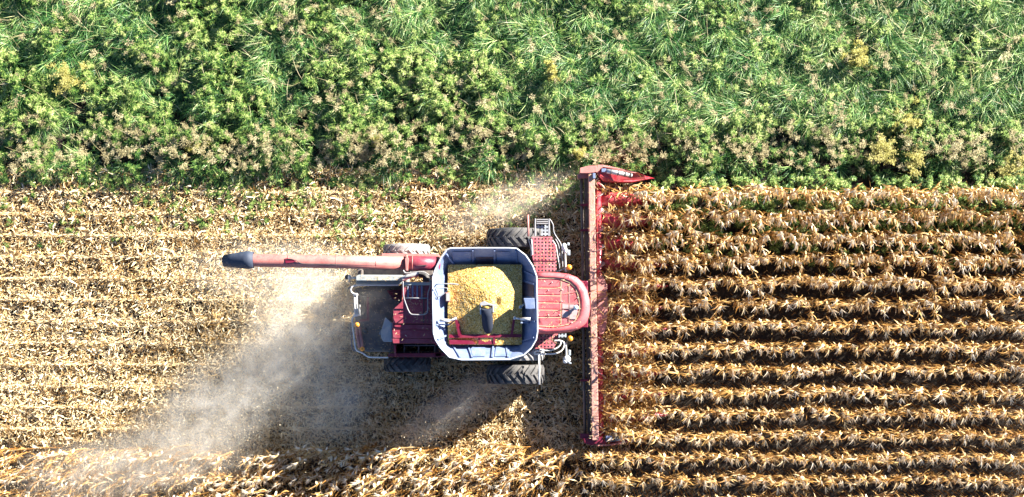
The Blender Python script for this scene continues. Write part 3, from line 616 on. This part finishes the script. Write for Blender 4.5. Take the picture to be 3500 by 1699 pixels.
# dark red cross brace
bm = B()
def bar(a, b_, za, zb, w=.055): tube(bm, [cz(a, za), cz(b_, zb)], w, 4)
bar((282, 980), (1020, 975), 3.72, 3.72, .075); bar((352, 808), (390, 975), 3.9, 3.78, .06); bar((372, 830), (404, 975), 3.8, 3.74, .05); bar((945, 795), (920, 965), 3.9, 3.78, .055); bar((352, 806), (300, 850), 3.9, 3.7, .03); bar((742, 905), (742, 1060), 3.75, 3.7, .05); bar((590, 980), (582, 1062), 3.72, 3.6, .05)
prism(bm, z5([(285, 1015), (520, 1025), (560, 1062), (288, 1062)]), 3.5, 3.80); prism(bm, z5([(585, 1005), (655, 1040), (745, 1000), (750, 1062), (580, 1062)]), 3.5, 3.72)
part('cross_brace', bm, M['red_dark'], tank)
for a, b_, c_ in (((185, 815), (345, 800), (290, 822)), ((1110, 805), (950, 795), (1010, 805))):
    bm = B(); tube(bm, [cz(a, 4.12), cz(c_, 4.05)], .055, 8); tube(bm, [cz(c_, 4.05), cz(b_, 3.98)], .03, 8); ball(bm, cz(b_, 3.98), .06, .06, .05); part('hydraulic_cylinder', bm, M['steel'], tank)
for a, b_ in (((150, 862), (290, 860)), ((1010, 840), (1155, 845))):
    bm = B(); tube(bm, [cz(a, 4.10), cz(b_, 3.75)], .03, 4); part('rib', bm, M['galv'], tank)
bm = B(); utube(bm, [(u, v, z) for (u, v), z in zip(z5([(375, 455), (360, 448), (170, 446), (150, 450), (134, 482)]), (4.3, 4.32, 4.38, 4.38, 4.3))], 4.3, .02); utube(bm, z5([(150, 488), (285, 488), (270, 510), (205, 570), (180, 580), (150, 576)]), 4.15, .018); part('hand_rail', bm, M['grey_tube'], tank)
bm = B(); prism(bm, z5([(248, 535), (292, 535), (292, 628), (248, 628)]), 3.7, 4.0); o = part('access_step', bm, M['red_pink'], tank, .01)
bm = B(); prism(bm, z5([(254, 545), (284, 545), (284, 620), (254, 620)]), 4.0, 4.02); part('tread', bm, M['plate'], o)
bm = B(); prism(bm, z5([(1040, 592), (1150, 592), (1155, 700), (1110, 705), (1060, 700), (1055, 660)]), 4.1, 4.36); o = part('sensor_box', bm, M['galv'], tank, .015)
bm = B(); tube(bm, [cz((1050, 650), 4.15), cz((1015, 680), 4.1)], .03); ball(bm, cz((1008, 682), 4.1), .06, .06, .06); part('knob', bm, M['plastic'], o)
# kernels
gu0, gv0, gu1, gv1 = 1531, 905, 1784, 1179
a = P(gu0, gv1, 3.6); b_ = P(gu1, gv0, 3.6); nx, nyy = 190, 205
X, Y = np.meshgrid(np.linspace(a.x, b_.x, nx), np.linspace(a.y, b_.y, nyy), indexing='ij')
pk = cz((690, 560), 3.9)
d = np.hypot(X - pk.x, Y - pk.y); Z = 4.06 - .25 * np.maximum(0, d - .12); Z = np.maximum(Z, 3.52) - .10 * np.exp(-(((X - cz((770, 640), 3.9).x) / .1) ** 2 + ((Y - cz((770, 640), 3.9).y) / .14) ** 2))
Z += .05 * (fbm(X, Y, .5, 3) - .5) + rng.uniform(-.008, .008, X.shape) + .018 * (fbm(X, Y, .09, 8) - .5)
I = np.arange(nx - 1)[:, None] * nyy + np.arange(nyy - 1)[None]
m, nt, bs, out = new_mat('corn_kernels')
tc = nt.nodes.new('ShaderNodeTexCoord'); vo_ = nt.nodes.new('ShaderNodeTexVoronoi'); vo_.inputs['Scale'].default_value = 46; nt.links.new(tc.outputs['Object'], vo_.inputs['Vector'])
sp = nt.nodes.new('ShaderNodeSeparateColor'); nt.links.new(vo_.outputs['Color'], sp.inputs[0])
r = ramp(nt, [(0, (.12, .045, .01)), (.14, (.46, .23, .03)), (.5, (.72, .44, .09)), (.8, (.82, .60, .20)), (1, (.85, .74, .45))], sp.outputs[0])
nt.links.new(r.outputs['Color'], bs.inputs['Base Color']); bs.inputs['Roughness'].default_value = .6
bp = nt.nodes.new('ShaderNodeBump'); bp.inputs['Distance'].default_value = .02; bp.inputs['Strength'].default_value = .6; bp.invert = True; nt.links.new(vo_.outputs['Distance'], bp.inputs['Height']); nt.links.new(bp.outputs[0], bs.inputs['Normal'])
gr = link('corn_grain', mesh_np('corn_grain', np.stack([X, Y, Z], -1).reshape(-1, 3), np.stack([I, I + nyy, I + nyy + 1, I + 1], -1).reshape(-1, 4)), m)
tag(gr, 'heap of yellow corn kernels filling the open grain tank', 'corn grain', kind='stuff')

# --- unloading auger
bm = B(); tube(bm, [P(838, 889, 4.62), P(870, 890, 4.60), P(1150, 895, 4.36), P(1385, 899, 4.14)], [.20, .215, .218, .218], 28); ua = part('unloading_auger', bm, M['auger'], HV)
bm = B(); tube(bm, [P(1385, 899, 4.14), P(1440, 900, 4.05), P(1500, 901, 3.9)], .235, 28); part('auger_elbow', bm, M['red_hood'], ua)
for u, v, w, r in ((1390, 899, 9, .27), (1286, 897.5, 2, .224), (1150, 895, 2, .223), (987, 892, 2, .222), (1410, 899.5, 3, .25)):
    bm = B(); za = 4.14 + (1385 - u) * .00093 if u < 1400 else 4.1; tube(bm, [P(u - w / 2, v, za), P(u + w / 2, v, za)], r, 28); part('flange', bm, M['auger'], ua)
bm = B(); tube(bm, [P(868, 889, 4.58), P(846, 889, 4.58), P(842, 889, 4.57), P(800, 890, 4.42), P(768, 891, 4.32)], [.265, .295, .295, .24, .20], 24, cap=False)
sp_ = part('spout', bm, M['boot'], ua); sm = sp_.modifiers.new('wall', 'SOLIDIFY'); sm.thickness = .015
bm = B(); utube(bm, [(975, 889, 4.74), (985, 884, 4.77), (1010, 888, 4.75), (1030, 902, 4.66), (1100, 903, 4.6), (1200, 905, 4.5), (1300, 908, 4.4), (1380, 912, 4.3), (1460, 906, 4.26)], 4.2, .012, 5); part('light_cable', bm, M['black'], ua)
bm = B(); prism(bm, [(972, 884), (982, 882), (1000, 886), (1012, 893), (1000, 898), (976, 900)], 4.70, 4.745); part('work_light', bm, M['red_dark'], ua, .01)
bm = B(); prism(bm, [(1384, 885), (1391, 874), (1397, 885), (1394, 925), (1387, 925)], 4.2, 4.44); part('hinge', bm, M['red_pink'], ua, .01)

# --- cab
roof = z2([(832, 446), (900, 444), (975, 446), (1045, 455), (1100, 476), (1143, 515), (1170, 565), (1184, 625), (1187, 680), (1180, 735), (1160, 780), (1120, 815), (1060, 835), (980, 845), (900, 848), (832, 848)])
bm = B(); prism(bm, z2([(850, 490), (1030, 500), (1090, 560), (1100, 650), (1090, 740), (1030, 800), (850, 805)]), 1.7, 3.45); cab = part('cab', bm, M['glass'], HV, .06)
cc = Vector((sum(q[0] for q in roof) / len(roof), sum(q[1] for q in roof) / len(roof), 0))
def ring(sc, z, squash=1.0):
    o = []
    for u, v in roof:
        uu = 1832 + (u - 1832) * sc if u > 1834 else u; vv = 1036 + (v - 1036) * sc
        o.append(P(uu, vv, z))
    return o
bm = B(); rings = [ring(.97, 3.45), ring(1.0, 3.52), ring(.995, 3.62), ring(.955, 3.70), ring(.90, 3.735), ring(.84, 3.735), ring(.82, 3.69), ring(.78, 3.69), ring(.45, 3.71)]
vr = [[bm.verts.new(p) for p in rg] for rg in rings]; nr = len(roof)
for a, b_ in zip(vr, vr[1:]):
    for i in range(nr - 1): bm.faces.new((a[i], a[i + 1], b_[i + 1], b_[i])).smooth = True
bm.faces.new(vr[-1]); bm.faces.new(vr[0][::-1])
for a, b_ in zip(vr, vr[1:]): bm.faces.new((a[0], b_[0], b_[-1], a[-1])) if len({id(x) for x in (a[0], b_[0], b_[-1], a[-1])}) == 4 else None
rf = part('cab_roof', bm, M['red_roof'], HV)
for y in (548, 597, 645, 692, 741):
    bm = B(); prism(bm, z2([(836, y - 13), (992, y - 13 + 2), (992, y - 9), (836, y - 9)]), 3.70, 3.725); part('roof_rib', bm, M['red_roof'], rf, .006)
kd = paint('settled_corn_dust', (.72, .60, .32), (.7, .6, .4), .5, .9)
for pts in ([(836, 484), (930, 483), (985, 486)], [(836, 548), (940, 549), (994, 546)], [(836, 597), (995, 600)], [(836, 645), (995, 648)], [(836, 692), (995, 694)], [(836, 742), (995, 741)], [(836, 796), (930, 800), (990, 797)], [(995, 500), (994, 640), (995, 785)],
            [(985, 486), (1050, 510), (1090, 545), (1112, 610), (1118, 660), (1112, 720), (1085, 765), (1050, 785), (990, 797)]):
    bm = B(); L_ = z2(pts)
    for (a, b_) in zip(L_, L_[1:]):
        d = Vector((b_[0] - a[0], b_[1] - a[1])).normalized(); nx_, ny_ = -d.y * .65, d.x * .65
        prism(bm, [(a[0] + nx_, a[1] + ny_), (b_[0] + nx_, b_[1] + ny_), (b_[0] - nx_, b_[1] - ny_), (a[0] - nx_, a[1] - ny_)], 3.69, 3.716)
    part('dust_line', bm, kd, rf)
for pts in ([(1047, 520), (1047, 770)], [(1000, 590), (1110, 570)], [(1000, 650), (1115, 648)], [(1000, 700), (1112, 705)], [(1000, 735), (1100, 755)], [(1090, 480), (1075, 515)], [(1100, 812), (1082, 780)]):
    bm = B(); tube(bm, [P(*q, 3.704) for q in z2(pts)], .014, 6); part('roof_crease', bm, M['red_pink'], rf)
bm = B(); prism(bm, z2([(1003, 690), (1045, 702), (1045, 740), (1003, 740)]), 3.70, 3.722); prism(bm, z2([(1050, 655), (1080, 655), (1105, 700), (1090, 752), (1050, 752)]), 3.70, 3.724); prism(bm, z2([(1003, 652), (1044, 655), (1044, 685), (1003, 685)]), 3.70, 3.722); part('roof_patch', bm, paint('bare_grey_roof', (.33, .30, .32), (.55, .3, .28), .4, .6), rf, .004)
bm = B(); u, v = z2([(1093, 675)])[0]; tube(bm, [P(u, v, 3.72), P(u, v, 3.82)], .04); ball(bm, P(u, v, 3.86), .09, .09, .07); part('antenna', bm, paint('pale_blue_dome', (.42, .55, .62), amount=.1), rf)
bm = B(); utube(bm, z2([(1093, 675), (1000, 680), (940, 715), (905, 745)]), 3.75, .008, 4); part('antenna_cable', bm, M['black'], rf); bm = B(); utube(bm, z2([(985, 500), (1045, 450)]), 3.75, .008, 4); part('antenna_cable', bm, M['black'], rf)
for x, y in ((912, 562), (935, 510), (1002, 558), (985, 725), (912, 725), (845, 727), (1065, 775), (1048, 478), (1105, 610), (1000, 635)):
    bm = B(); u, v = z2([(x, y)])[0]; tube(bm, [P(u, v, 3.70), P(u, v, 3.755)], [.028, .012], 6); part('roof_bolt', bm, M['steel'], rf)
bm = B(); box(bm, 1980, 960, 2010, 1120, 1.0, 1.5); box(bm, 1890, 975, 1985, 1105, 1.0, 1.7); part('feeder_house', bm, M['red_dark'], HV, .03)

# --- platforms, ladder, mirrors
bm = B(); prism(bm, z2([(800, 212), (935, 210), (962, 268), (966, 438), (830, 446), (802, 330)]), 1.85, 2.0); pf = part('platform', bm, M['perf_red'], HV, .015)
bm = B(); tube(bm, [P(*q, 2.02) for q in z2([(806, 367), (965, 367)])], .012, 4); part('platform_seam', bm, M['red_dark'], pf)
bm = B(); prism(bm, z2([(822, 132), (918, 132), (918, 206), (828, 206)]), 1.35, 1.42); ld = part('boarding_ladder', bm, M['perf_grey'], HV, .008)
bm = B()
for y in (98, 112, 124): tube(bm, [P(*q, 1.5) for q in z2([(835, y), (912, y)])], .025, 6)
for pts in ([(826, 90), (824, 205)], [(915, 92), (920, 205)]): tube(bm, [P(*q, 1.75) for q in z2(pts)], .028, 6)
part('ladder_rail', bm, M['grey_tube'], ld)
RAIL(z2([(918, 92), (945, 125), (945, 180), (965, 212), (1000, 262), (1006, 410)]), 2.9, .02, 'grey_tube')
RAIL(z2([(958, 225), (980, 262), (985, 300), (985, 420)]), 2.8, .018, 'grey_tube'); RAIL(z2([(800, 225), (806, 270), (808, 330)]), 2.9, .018, 'white_tube')
RAIL(z2([(940, 235), (962, 262), (972, 330), (985, 405)]), 2.4, .015, 'white_tube'); RAIL(z2([(780, 225), (800, 290), (800, 335)]), 2.5, .018, 'grey_tube')
bm = B(); tube(bm, [P(*q, 2.6) for q in z2([(778, 66), (780, 208)])], .036, 8); part('warning_pole', bm, M['red_pink'], HV)
bm = B(); tube(bm, [P(*q, 2.2) for q in z2([(850, 985), (853, 1182)])], .032, 8); part('warning_pole', bm, M['white_tube'], HV)
def mirror(arm, ovals, rects, z=3.1):
    bm = B(); utube(bm, z2(arm), z, .028); o = part('mirror_arm', bm, M['white_tube'], HV)
    for x, y, rx, ry in ovals: bm = B(); ball(bm, P(*z2([(x, y)])[0], z), rx, ry, .12); part('mirror', bm, M['white_tube'], o)
    for x0, y0, x1, y1 in rects: bm = B(); prism(bm, z2([(x0, y0), (x1, y0 + 3), (x1, y1), (x0, y1 - 2)]), z - .25, z); part('mirror', bm, M['plastic'], o, .02)
mirror([(1026, 440), (1022, 300), (1018, 270)], [(1016, 278, .09, .14), (1024, 300, .07, .12)], [(1036, 246, 1052, 268), (1036, 294, 1056, 334)])
mirror([(1025, 905), (1030, 955), (1030, 1005)], [(1035, 1015, .13, .13), (1024, 1028, .09, .08)], [(1044, 952, 1060, 992), (1046, 1034, 1064, 1048)])
beacon(1945, 914, 3.2, .10); beacon(1948.5, 1157.5, 3.2, .10)
bm = B(); tube(bm, [P(*q, 3.1) for q in z2([(965, 440), (1040, 415)])], .02); part('beacon_arm', bm, M['grey_tube'], HV)
bm = B(); prism(bm, z2([(832, 850), (975, 848), (978, 880), (948, 944), (822, 948)]), 1.85, 2.0); part('platform', bm, M['perf_red'], HV, .015)
bm = B(); prism(bm, z2([(978, 850), (1030, 846), (1030, 872), (978, 876)]), 1.9, 2.1); part('step_plate', bm, M['perf_grey'], HV, .01)
RAIL(z2([(815, 978), (830, 958), (930, 958), (965, 945), (990, 925), (1000, 893), (950, 893)]), 2.7, .026); RAIL(z2([(820, 982), (960, 980), (1000, 962), (1016, 930), (1018, 900), (975, 890)]), 2.9, .026)
bm = B(); tube(bm, [P(*q, 1.6) for q in z2([(780, 990), (820, 960), (840, 900)])], .03); part('support_tube', bm, M['red_pink'], HV)

# --- corn header
ZH = 1.25
bm = B()
prism(bm, [(2011, 577), (2032, 577), (2047, 1505), (2024, 1505)], .95, 1.32)                       # main beam
hd = part('corn_header', bm, M['beam'], HV, .02)
bm = B(); prism(bm, [(1982, 574), (2013, 566), (2040, 566), (2040, 588), (2012, 592), (1982, 592)], .9, 1.36); prism(bm, [(1973, 596), (2010, 590), (2010, 606), (1975, 610)], .8, 1.1); part('header_corner', bm, M['red_pink'], hd, .015)
bm = B(); prism(bm, [(1984, 1482), (2022, 1484), (2022, 1498), (1984, 1500)], .8, 1.1); prism(bm, [(1994, 1500), (2060, 1492), (2060, 1512), (2022, 1523), (1998, 1515)], .6, 1.2); part('header_corner', bm, M['red_dark'], hd, .015)
bm = B(); tube(bm, [P(1987, 610, .75), P(1990, 788, .75), P(1996, 1300, .75), P(1999, 1482, .75)], .055, 8); part('back_rail', bm, M['dark'], hd)
for v in (700, 786, 1300): bm = B(); prism(bm, [(1984, v - 3), (2014, v - 5), (2014, v + 4), (1984, v + 4)], .55, .85); part('rail_bracket', bm, M['red_dark'], hd, .006)
bm = B(); prism(bm, [(1998, 600), (2012, 600), (2026, 1490), (2010, 1490)], .35, .7); part('back_wall', bm, M['dark'], hd)
# cross auger with flighting
bm = B(); ta = P(2044, 612, .85); tb = P(2054, 1490, .85); tube(bm, [ta, tb], .105, 16); ca = part('cross_auger', bm, M['red_header'], hd)
bm = B(); N = 260; dirv = (tb - ta); Ld = dirv.length; dirn = dirv.normalized(); e1 = Vector((0, 0, 1)); e2 = dirn.cross(e1)
prev = None
for i in range(N + 1):
    t = i / N; hand = 1 if t < .5 else -1; a = hand * t * Ld / .62 * 2 * PI; c = ta + dirv * t
    q = [bm.verts.new(c + (e1 * math.cos(a) + e2 * math.sin(a)) * rr) for rr in (.10, .215)]
    if prev: bm.faces.new((prev[0], prev[1], q[1], q[0]))
    prev = q
fl = part('flighting', bm, M['steel'], ca); sm = fl.modifiers.new('wall', 'SOLIDIFY'); sm.thickness = .01
bm = B(); prism(bm, [(2036, 595), (2078, 595), (2092, 1500), (2050, 1500)], .3, .55); part('trough', bm, M['dark'], hd)
bm = B(); prism(bm, [(2041, 950), (2052, 942), (2062, 945), (2076, 975), (2078, 1050), (2072, 1125), (2060, 1143), (2048, 1143), (2042, 1100)], .8, 1.12); part('feed_cover', bm, M['red_pink'], hd, .02)
# snouts between the rows
for k in range(1, 12):
    v = 648 + 73.37 * (k - .5); yc = (V0 - v) / S0
    xs = [3.95, 4.25, 4.6, 5.0, 5.35, 5.7, 6.05, 6.35]; ws = [.27, .27, .26, .24, .21, .16, .09, .02]; hs = [.80, .80, .78, .72, .62, .45, .28, .14]
    if k > 3: hs = [h * .95 for h in hs]
    bm = B(); rows = []
    for x, w, h in zip(xs, ws, hs):
        rows.append([bm.verts.new((x, yc + w * math.cos(a), max(.12, h - .30) + (h - max(.12, h - .30)) * math.sin(a)) if 0 <= a <= PI else (x, yc, 0)) for a in [PI * j / 10 for j in range(11)]])
    for a, b_ in zip(rows, rows[1:]):
        for j in range(10): bm.faces.new((a[j], a[j + 1], b_[j + 1], b_[j])).smooth = True
    bm.faces.new(rows[0])
    sn = part('snout', bm, M['red_header'], hd)
    bm = B(); x = 5.18; prism_pts = [(x + dx, yc + .235 * math.cos(a), .40 + .30 * math.sin(a)) for dx in (0, .05) for a in [PI * j / 10 for j in range(11)]]
    vv = [bm.verts.new(p) for p in prism_pts]
    for j in range(10): bm.faces.new((vv[j], vv[j + 1], vv[12 + j], vv[11 + j]))
    part('hinge_band', bm, M['red_dark'], sn)
# row units under the leaves
for k in range(12):
    yc = ROWY[k]; bm = B()
    for s in (-1, 1):
        bm2 = [(3.98, yc + s * .09), (5.2, yc + s * .09), (5.2, yc + s * .14), (3.98, yc + s * .14)]
        a = [bm.verts.new((x, y, .35)) for x, y in bm2]; b_ = [bm.verts.new((x, y, .45)) for x, y in bm2]
        bm.faces.new(b_); bm.faces.new(a)
        for i in range(4): bm.faces.new((a[i], a[(i + 1) % 4], b_[(i + 1) % 4], b_[i]))
    part('row_unit', bm, M['plate'], hd)
# end dividers
bm = B(); prism(bm, [(2036, 568), (2044, 563), (2060, 563), (2120, 577), (2180, 590), (2205, 600), (2240, 610), (2205, 614), (2160, 622), (2100, 622), (2062, 620), (2045, 600)], .25, 1.2, tops=[1.2, 1.2, 1.2, 1.12, 1.0, .85, .3, .7, .85, .9, .95, 1.15]); ed_ = part('end_divider', bm, M['red_header'], hd, .03, seg=3)
bm = B(); prism(bm, [(2042, 563), (2062, 563), (2125, 577), (2175, 588), (2172, 592), (2120, 583), (2062, 571), (2052, 577), (2044, 592), (2038, 590)], 1.15, 1.27, tops=[1.27, 1.27, 1.2, 1.1, 1.1, 1.2, 1.27, 1.27, 1.27, 1.27]); part('divider_lip', bm, M['red_pink'], ed_, .008)
bm = B(); tube(bm, [P(2074, 585, 1.33), P(2112, 591, 1.28), P(2160, 600, 1.12)], [.085, .082, .06], 14); hc = part('hydraulic_cylinder', bm, M['steel'], ed_)
for u, v, z in ((2085, 586.8, 1.315), (2110, 590.7, 1.285), (2134, 595, 1.21), (2152, 598.5, 1.15)): bm = B(); tube(bm, [P(u, v, z), P(u + 3, v + .5, z - .008)], .092, 14); part('band', bm, M['black'], hc)
bm = B(); box(bm, 2056, 576, 2072, 588, 1.2, 1.36); part('bracket', bm, M['galv'], ed_, .01); bm = B(); box(bm, 2026, 592, 2035, 610, 1.3, 1.4); part('bracket', bm, M['galv'], ed_, .01)
bm = B(); prism(bm, [(2052, 1500), (2110, 1503), (2160, 1493), (2200, 1483), (2260, 1488), (2200, 1503), (2140, 1514), (2080, 1524), (2040, 1524)], .2, 1.0, tops=[1.05, 1.0, .85, .7, .25, .6, .8, .95, 1.05]); ed2 = part('end_divider', bm, M['red_header'], hd, .02)
bm = B(); prism(bm, [(2038, 1518), (2080, 1518), (2140, 1507), (2180, 1497), (2182, 1502), (2140, 1514), (2080, 1524), (2040, 1525)], .85, 1.1, tops=[1.12, 1.05, .9, .8, .8, .88, 1.05, 1.12]); part('divider_lip', bm, M['red_pink'], ed2, .006)
bm = B(); tube(bm, [P(2068, 1504, 1.15), P(2098, 1504, 1.12), P(2118, 1500, 1.05)], [.06, .075, .07], 12); part('hydraulic_cylinder', bm, M['boot'], ed2)
bm = B(); box(bm, 2070, 1490, 2092, 1508, 1.05, 1.2); part('bracket', bm, M['galv'], ed2, .01); bm = B(); box(bm, 2036, 1474, 2047, 1488, 1.1, 1.3); part('bracket', bm, M['galv'], ed2, .01)

# chaff and broken leaf lying on the machine's flat tops
b = Bag()
for (u0, v0, u1, v1, z, n) in ((2013, 590, 2044, 1500, 1.325, 420), (1220, 985, 1480, 1195, 2.205, 420), (1345, 1000, 1475, 1170, 3.76, 60), (1374, 970, 1475, 1105, 3.76, 40), (1838, 955, 1990, 1120, 3.735, 70), (1826, 815, 1900, 925, 2.005, 60), (1835, 1145, 1900, 1188, 2.005, 40), (1230, 945, 1370, 958, 3.06, 50), (1335, 1178, 1480, 1210, 2.21, 60)):
    a = P(u0, v1, z); c_ = P(u1, v0, z); p = np.stack([rng.uniform(a.x, c_.x, n), rng.uniform(a.y, c_.y, n), np.full(n, z + .008)], 1)
    ribbons(b, p, rng.uniform(0, 6.28, n), rng.normal(.08, .08, n), rng.uniform(.02, .11, n), rng.uniform(.008, .02, n), .1, np.clip(rng.normal(.6, .2, n), 0, 1), 2, prof=[.6, 1, .3])
V, F, T = b.arrays(); tag(link('chaff', mesh_np('chaff', V, F, T), M['litter']), 'chaff and broken leaves lying on top of the harvester', kind='stuff')

# ------------------------------------------------------------------ dust and chaff in the air
def dust_mat(name, dens, seed, scale=1.7):
    m = bpy.data.materials.new(name); m.use_nodes = True; nt = m.node_tree
    nt.nodes.remove(nt.nodes['Principled BSDF']); out = nt.nodes['Material Output']
    pv = nt.nodes.new('ShaderNodeVolumePrincipled'); pv.inputs['Color'].default_value = (.96, .93, .87, 1); pv.inputs['Anisotropy'].default_value = .1
    tc = nt.nodes.new('ShaderNodeTexCoord'); ln = nt.nodes.new('ShaderNodeVectorMath'); ln.operation = 'LENGTH'; nt.links.new(tc.outputs['Object'], ln.inputs[0])
    fall = nt.nodes.new('ShaderNodeMapRange'); fall.interpolation_type = 'SMOOTHSTEP'; fall.inputs['From Min'].default_value = 1.0; fall.inputs['From Max'].default_value = .15; nt.links.new(ln.outputs['Value'], fall.inputs['Value'])
    geo = nt.nodes.new('ShaderNodeNewGeometry'); ns = nt.nodes.new('ShaderNodeTexNoise'); ns.noise_dimensions = '4D'; ns.inputs['W'].default_value = seed; ns.inputs['Scale'].default_value = scale; ns.inputs['Detail'].default_value = 4; ns.inputs['Roughness'].default_value = .6; ns.inputs['Distortion'].default_value = .6
    nt.links.new(geo.outputs['Position'], ns.inputs['Vector'])
    mr = nt.nodes.new('ShaderNodeMapRange'); mr.inputs['From Min'].default_value = .36; mr.inputs['From Max'].default_value = .68; nt.links.new(ns.outputs['Fac'], mr.inputs['Value'])
    m1 = nt.nodes.new('ShaderNodeMath'); m1.operation = 'MULTIPLY'; nt.links.new(fall.outputs[0], m1.inputs[0]); nt.links.new(mr.outputs[0], m1.inputs[1])
    m2 = nt.nodes.new('ShaderNodeMath'); m2.operation = 'MULTIPLY'; m2.inputs[1].default_value = dens * 1.25; nt.links.new(m1.outputs[0], m2.inputs[0])
    nt.links.new(m2.outputs[0], pv.inputs['Density']); nt.links.new(pv.outputs[0], out.inputs['Volume'])
    return m
chaff = []
for i, (px, py, z, hl, hw, hz, ang, dens) in enumerate([
        (305, 322, 1.6, 3.1, 2.4, 1.7, 218, .7), (236, 394, 1.4, 5.6, 2.1, 1.5, 211, .8), (280, 272, 1.4, 4.2, 1.6, 1.4, 178, .34),
        (135, 466, 1.2, 5.6, 1.6, 1.3, 188, .7), (456, 404, .9, 3.3, .95, .9, 212, .75), (505, 204, .9, 3.4, .95, .8, 200, .5), (335, 396, 1.4, 2.8, 2.1, 1.4, 235, .5), (372, 312, 2.7, 1.2, 1.5, .9, 90, .3)]):
    c = P(px * 3.418, py * 3.418, z)
    bm = B(); bmesh.ops.create_icosphere(bm, subdivisions=3, radius=1); me = bpy.data.meshes.new('dust_cloud'); bm.to_mesh(me); bm.free()
    me.materials.append(dust_mat('airborne_dust', dens, i * 3.7))
    o = bpy.data.objects.new('dust_cloud', me); C.objects.link(o); o.location = c; o.scale = (hl, hw, hz); o.rotation_euler = (0, 0, math.radians(ang))
    tag(o, ['pale dust blown out behind the harvester', 'long pale streak of dust drifting down to the lower left', 'thin dust over the bright stubble under the unloading auger', 'dust drifting over the uncut rows in the lower left corner', 'thin dust streak trailing from the lower front wheel', 'dust streak trailing from the upper end of the header', 'grey dust below the rear wheel', 'dust hanging over the rear of the harvester'][i], kind='stuff')
    n = int(420 * hl * hw * dens / .5); q = rng.normal(0, .42, (n, 3)); ca_, sa_ = math.cos(math.radians(ang)), math.sin(math.radians(ang))
    q = q * np.array([hl, hw, hz]); q = np.stack([q[:, 0] * ca_ - q[:, 1] * sa_ + c.x, q[:, 0] * sa_ + q[:, 1] * ca_ + c.y, np.abs(q[:, 2]) + .5], 1); chaff.append(q)
b = Bag(); p = np.concatenate(chaff); n = len(p)
ribbons(b, p, rng.uniform(0, 6.28, n), rng.normal(0, .6, n), rng.uniform(.012, .04, n), rng.uniform(.01, .022, n), .2, rng.uniform(.6, 1, n), 1, prof=[1, .8])
V, F, T = b.arrays(); tag(link('flying_chaff', mesh_np('flying_chaff', V, F, T), M['litter']), 'tiny bits of chaff flying in the dust behind the harvester', kind='stuff')
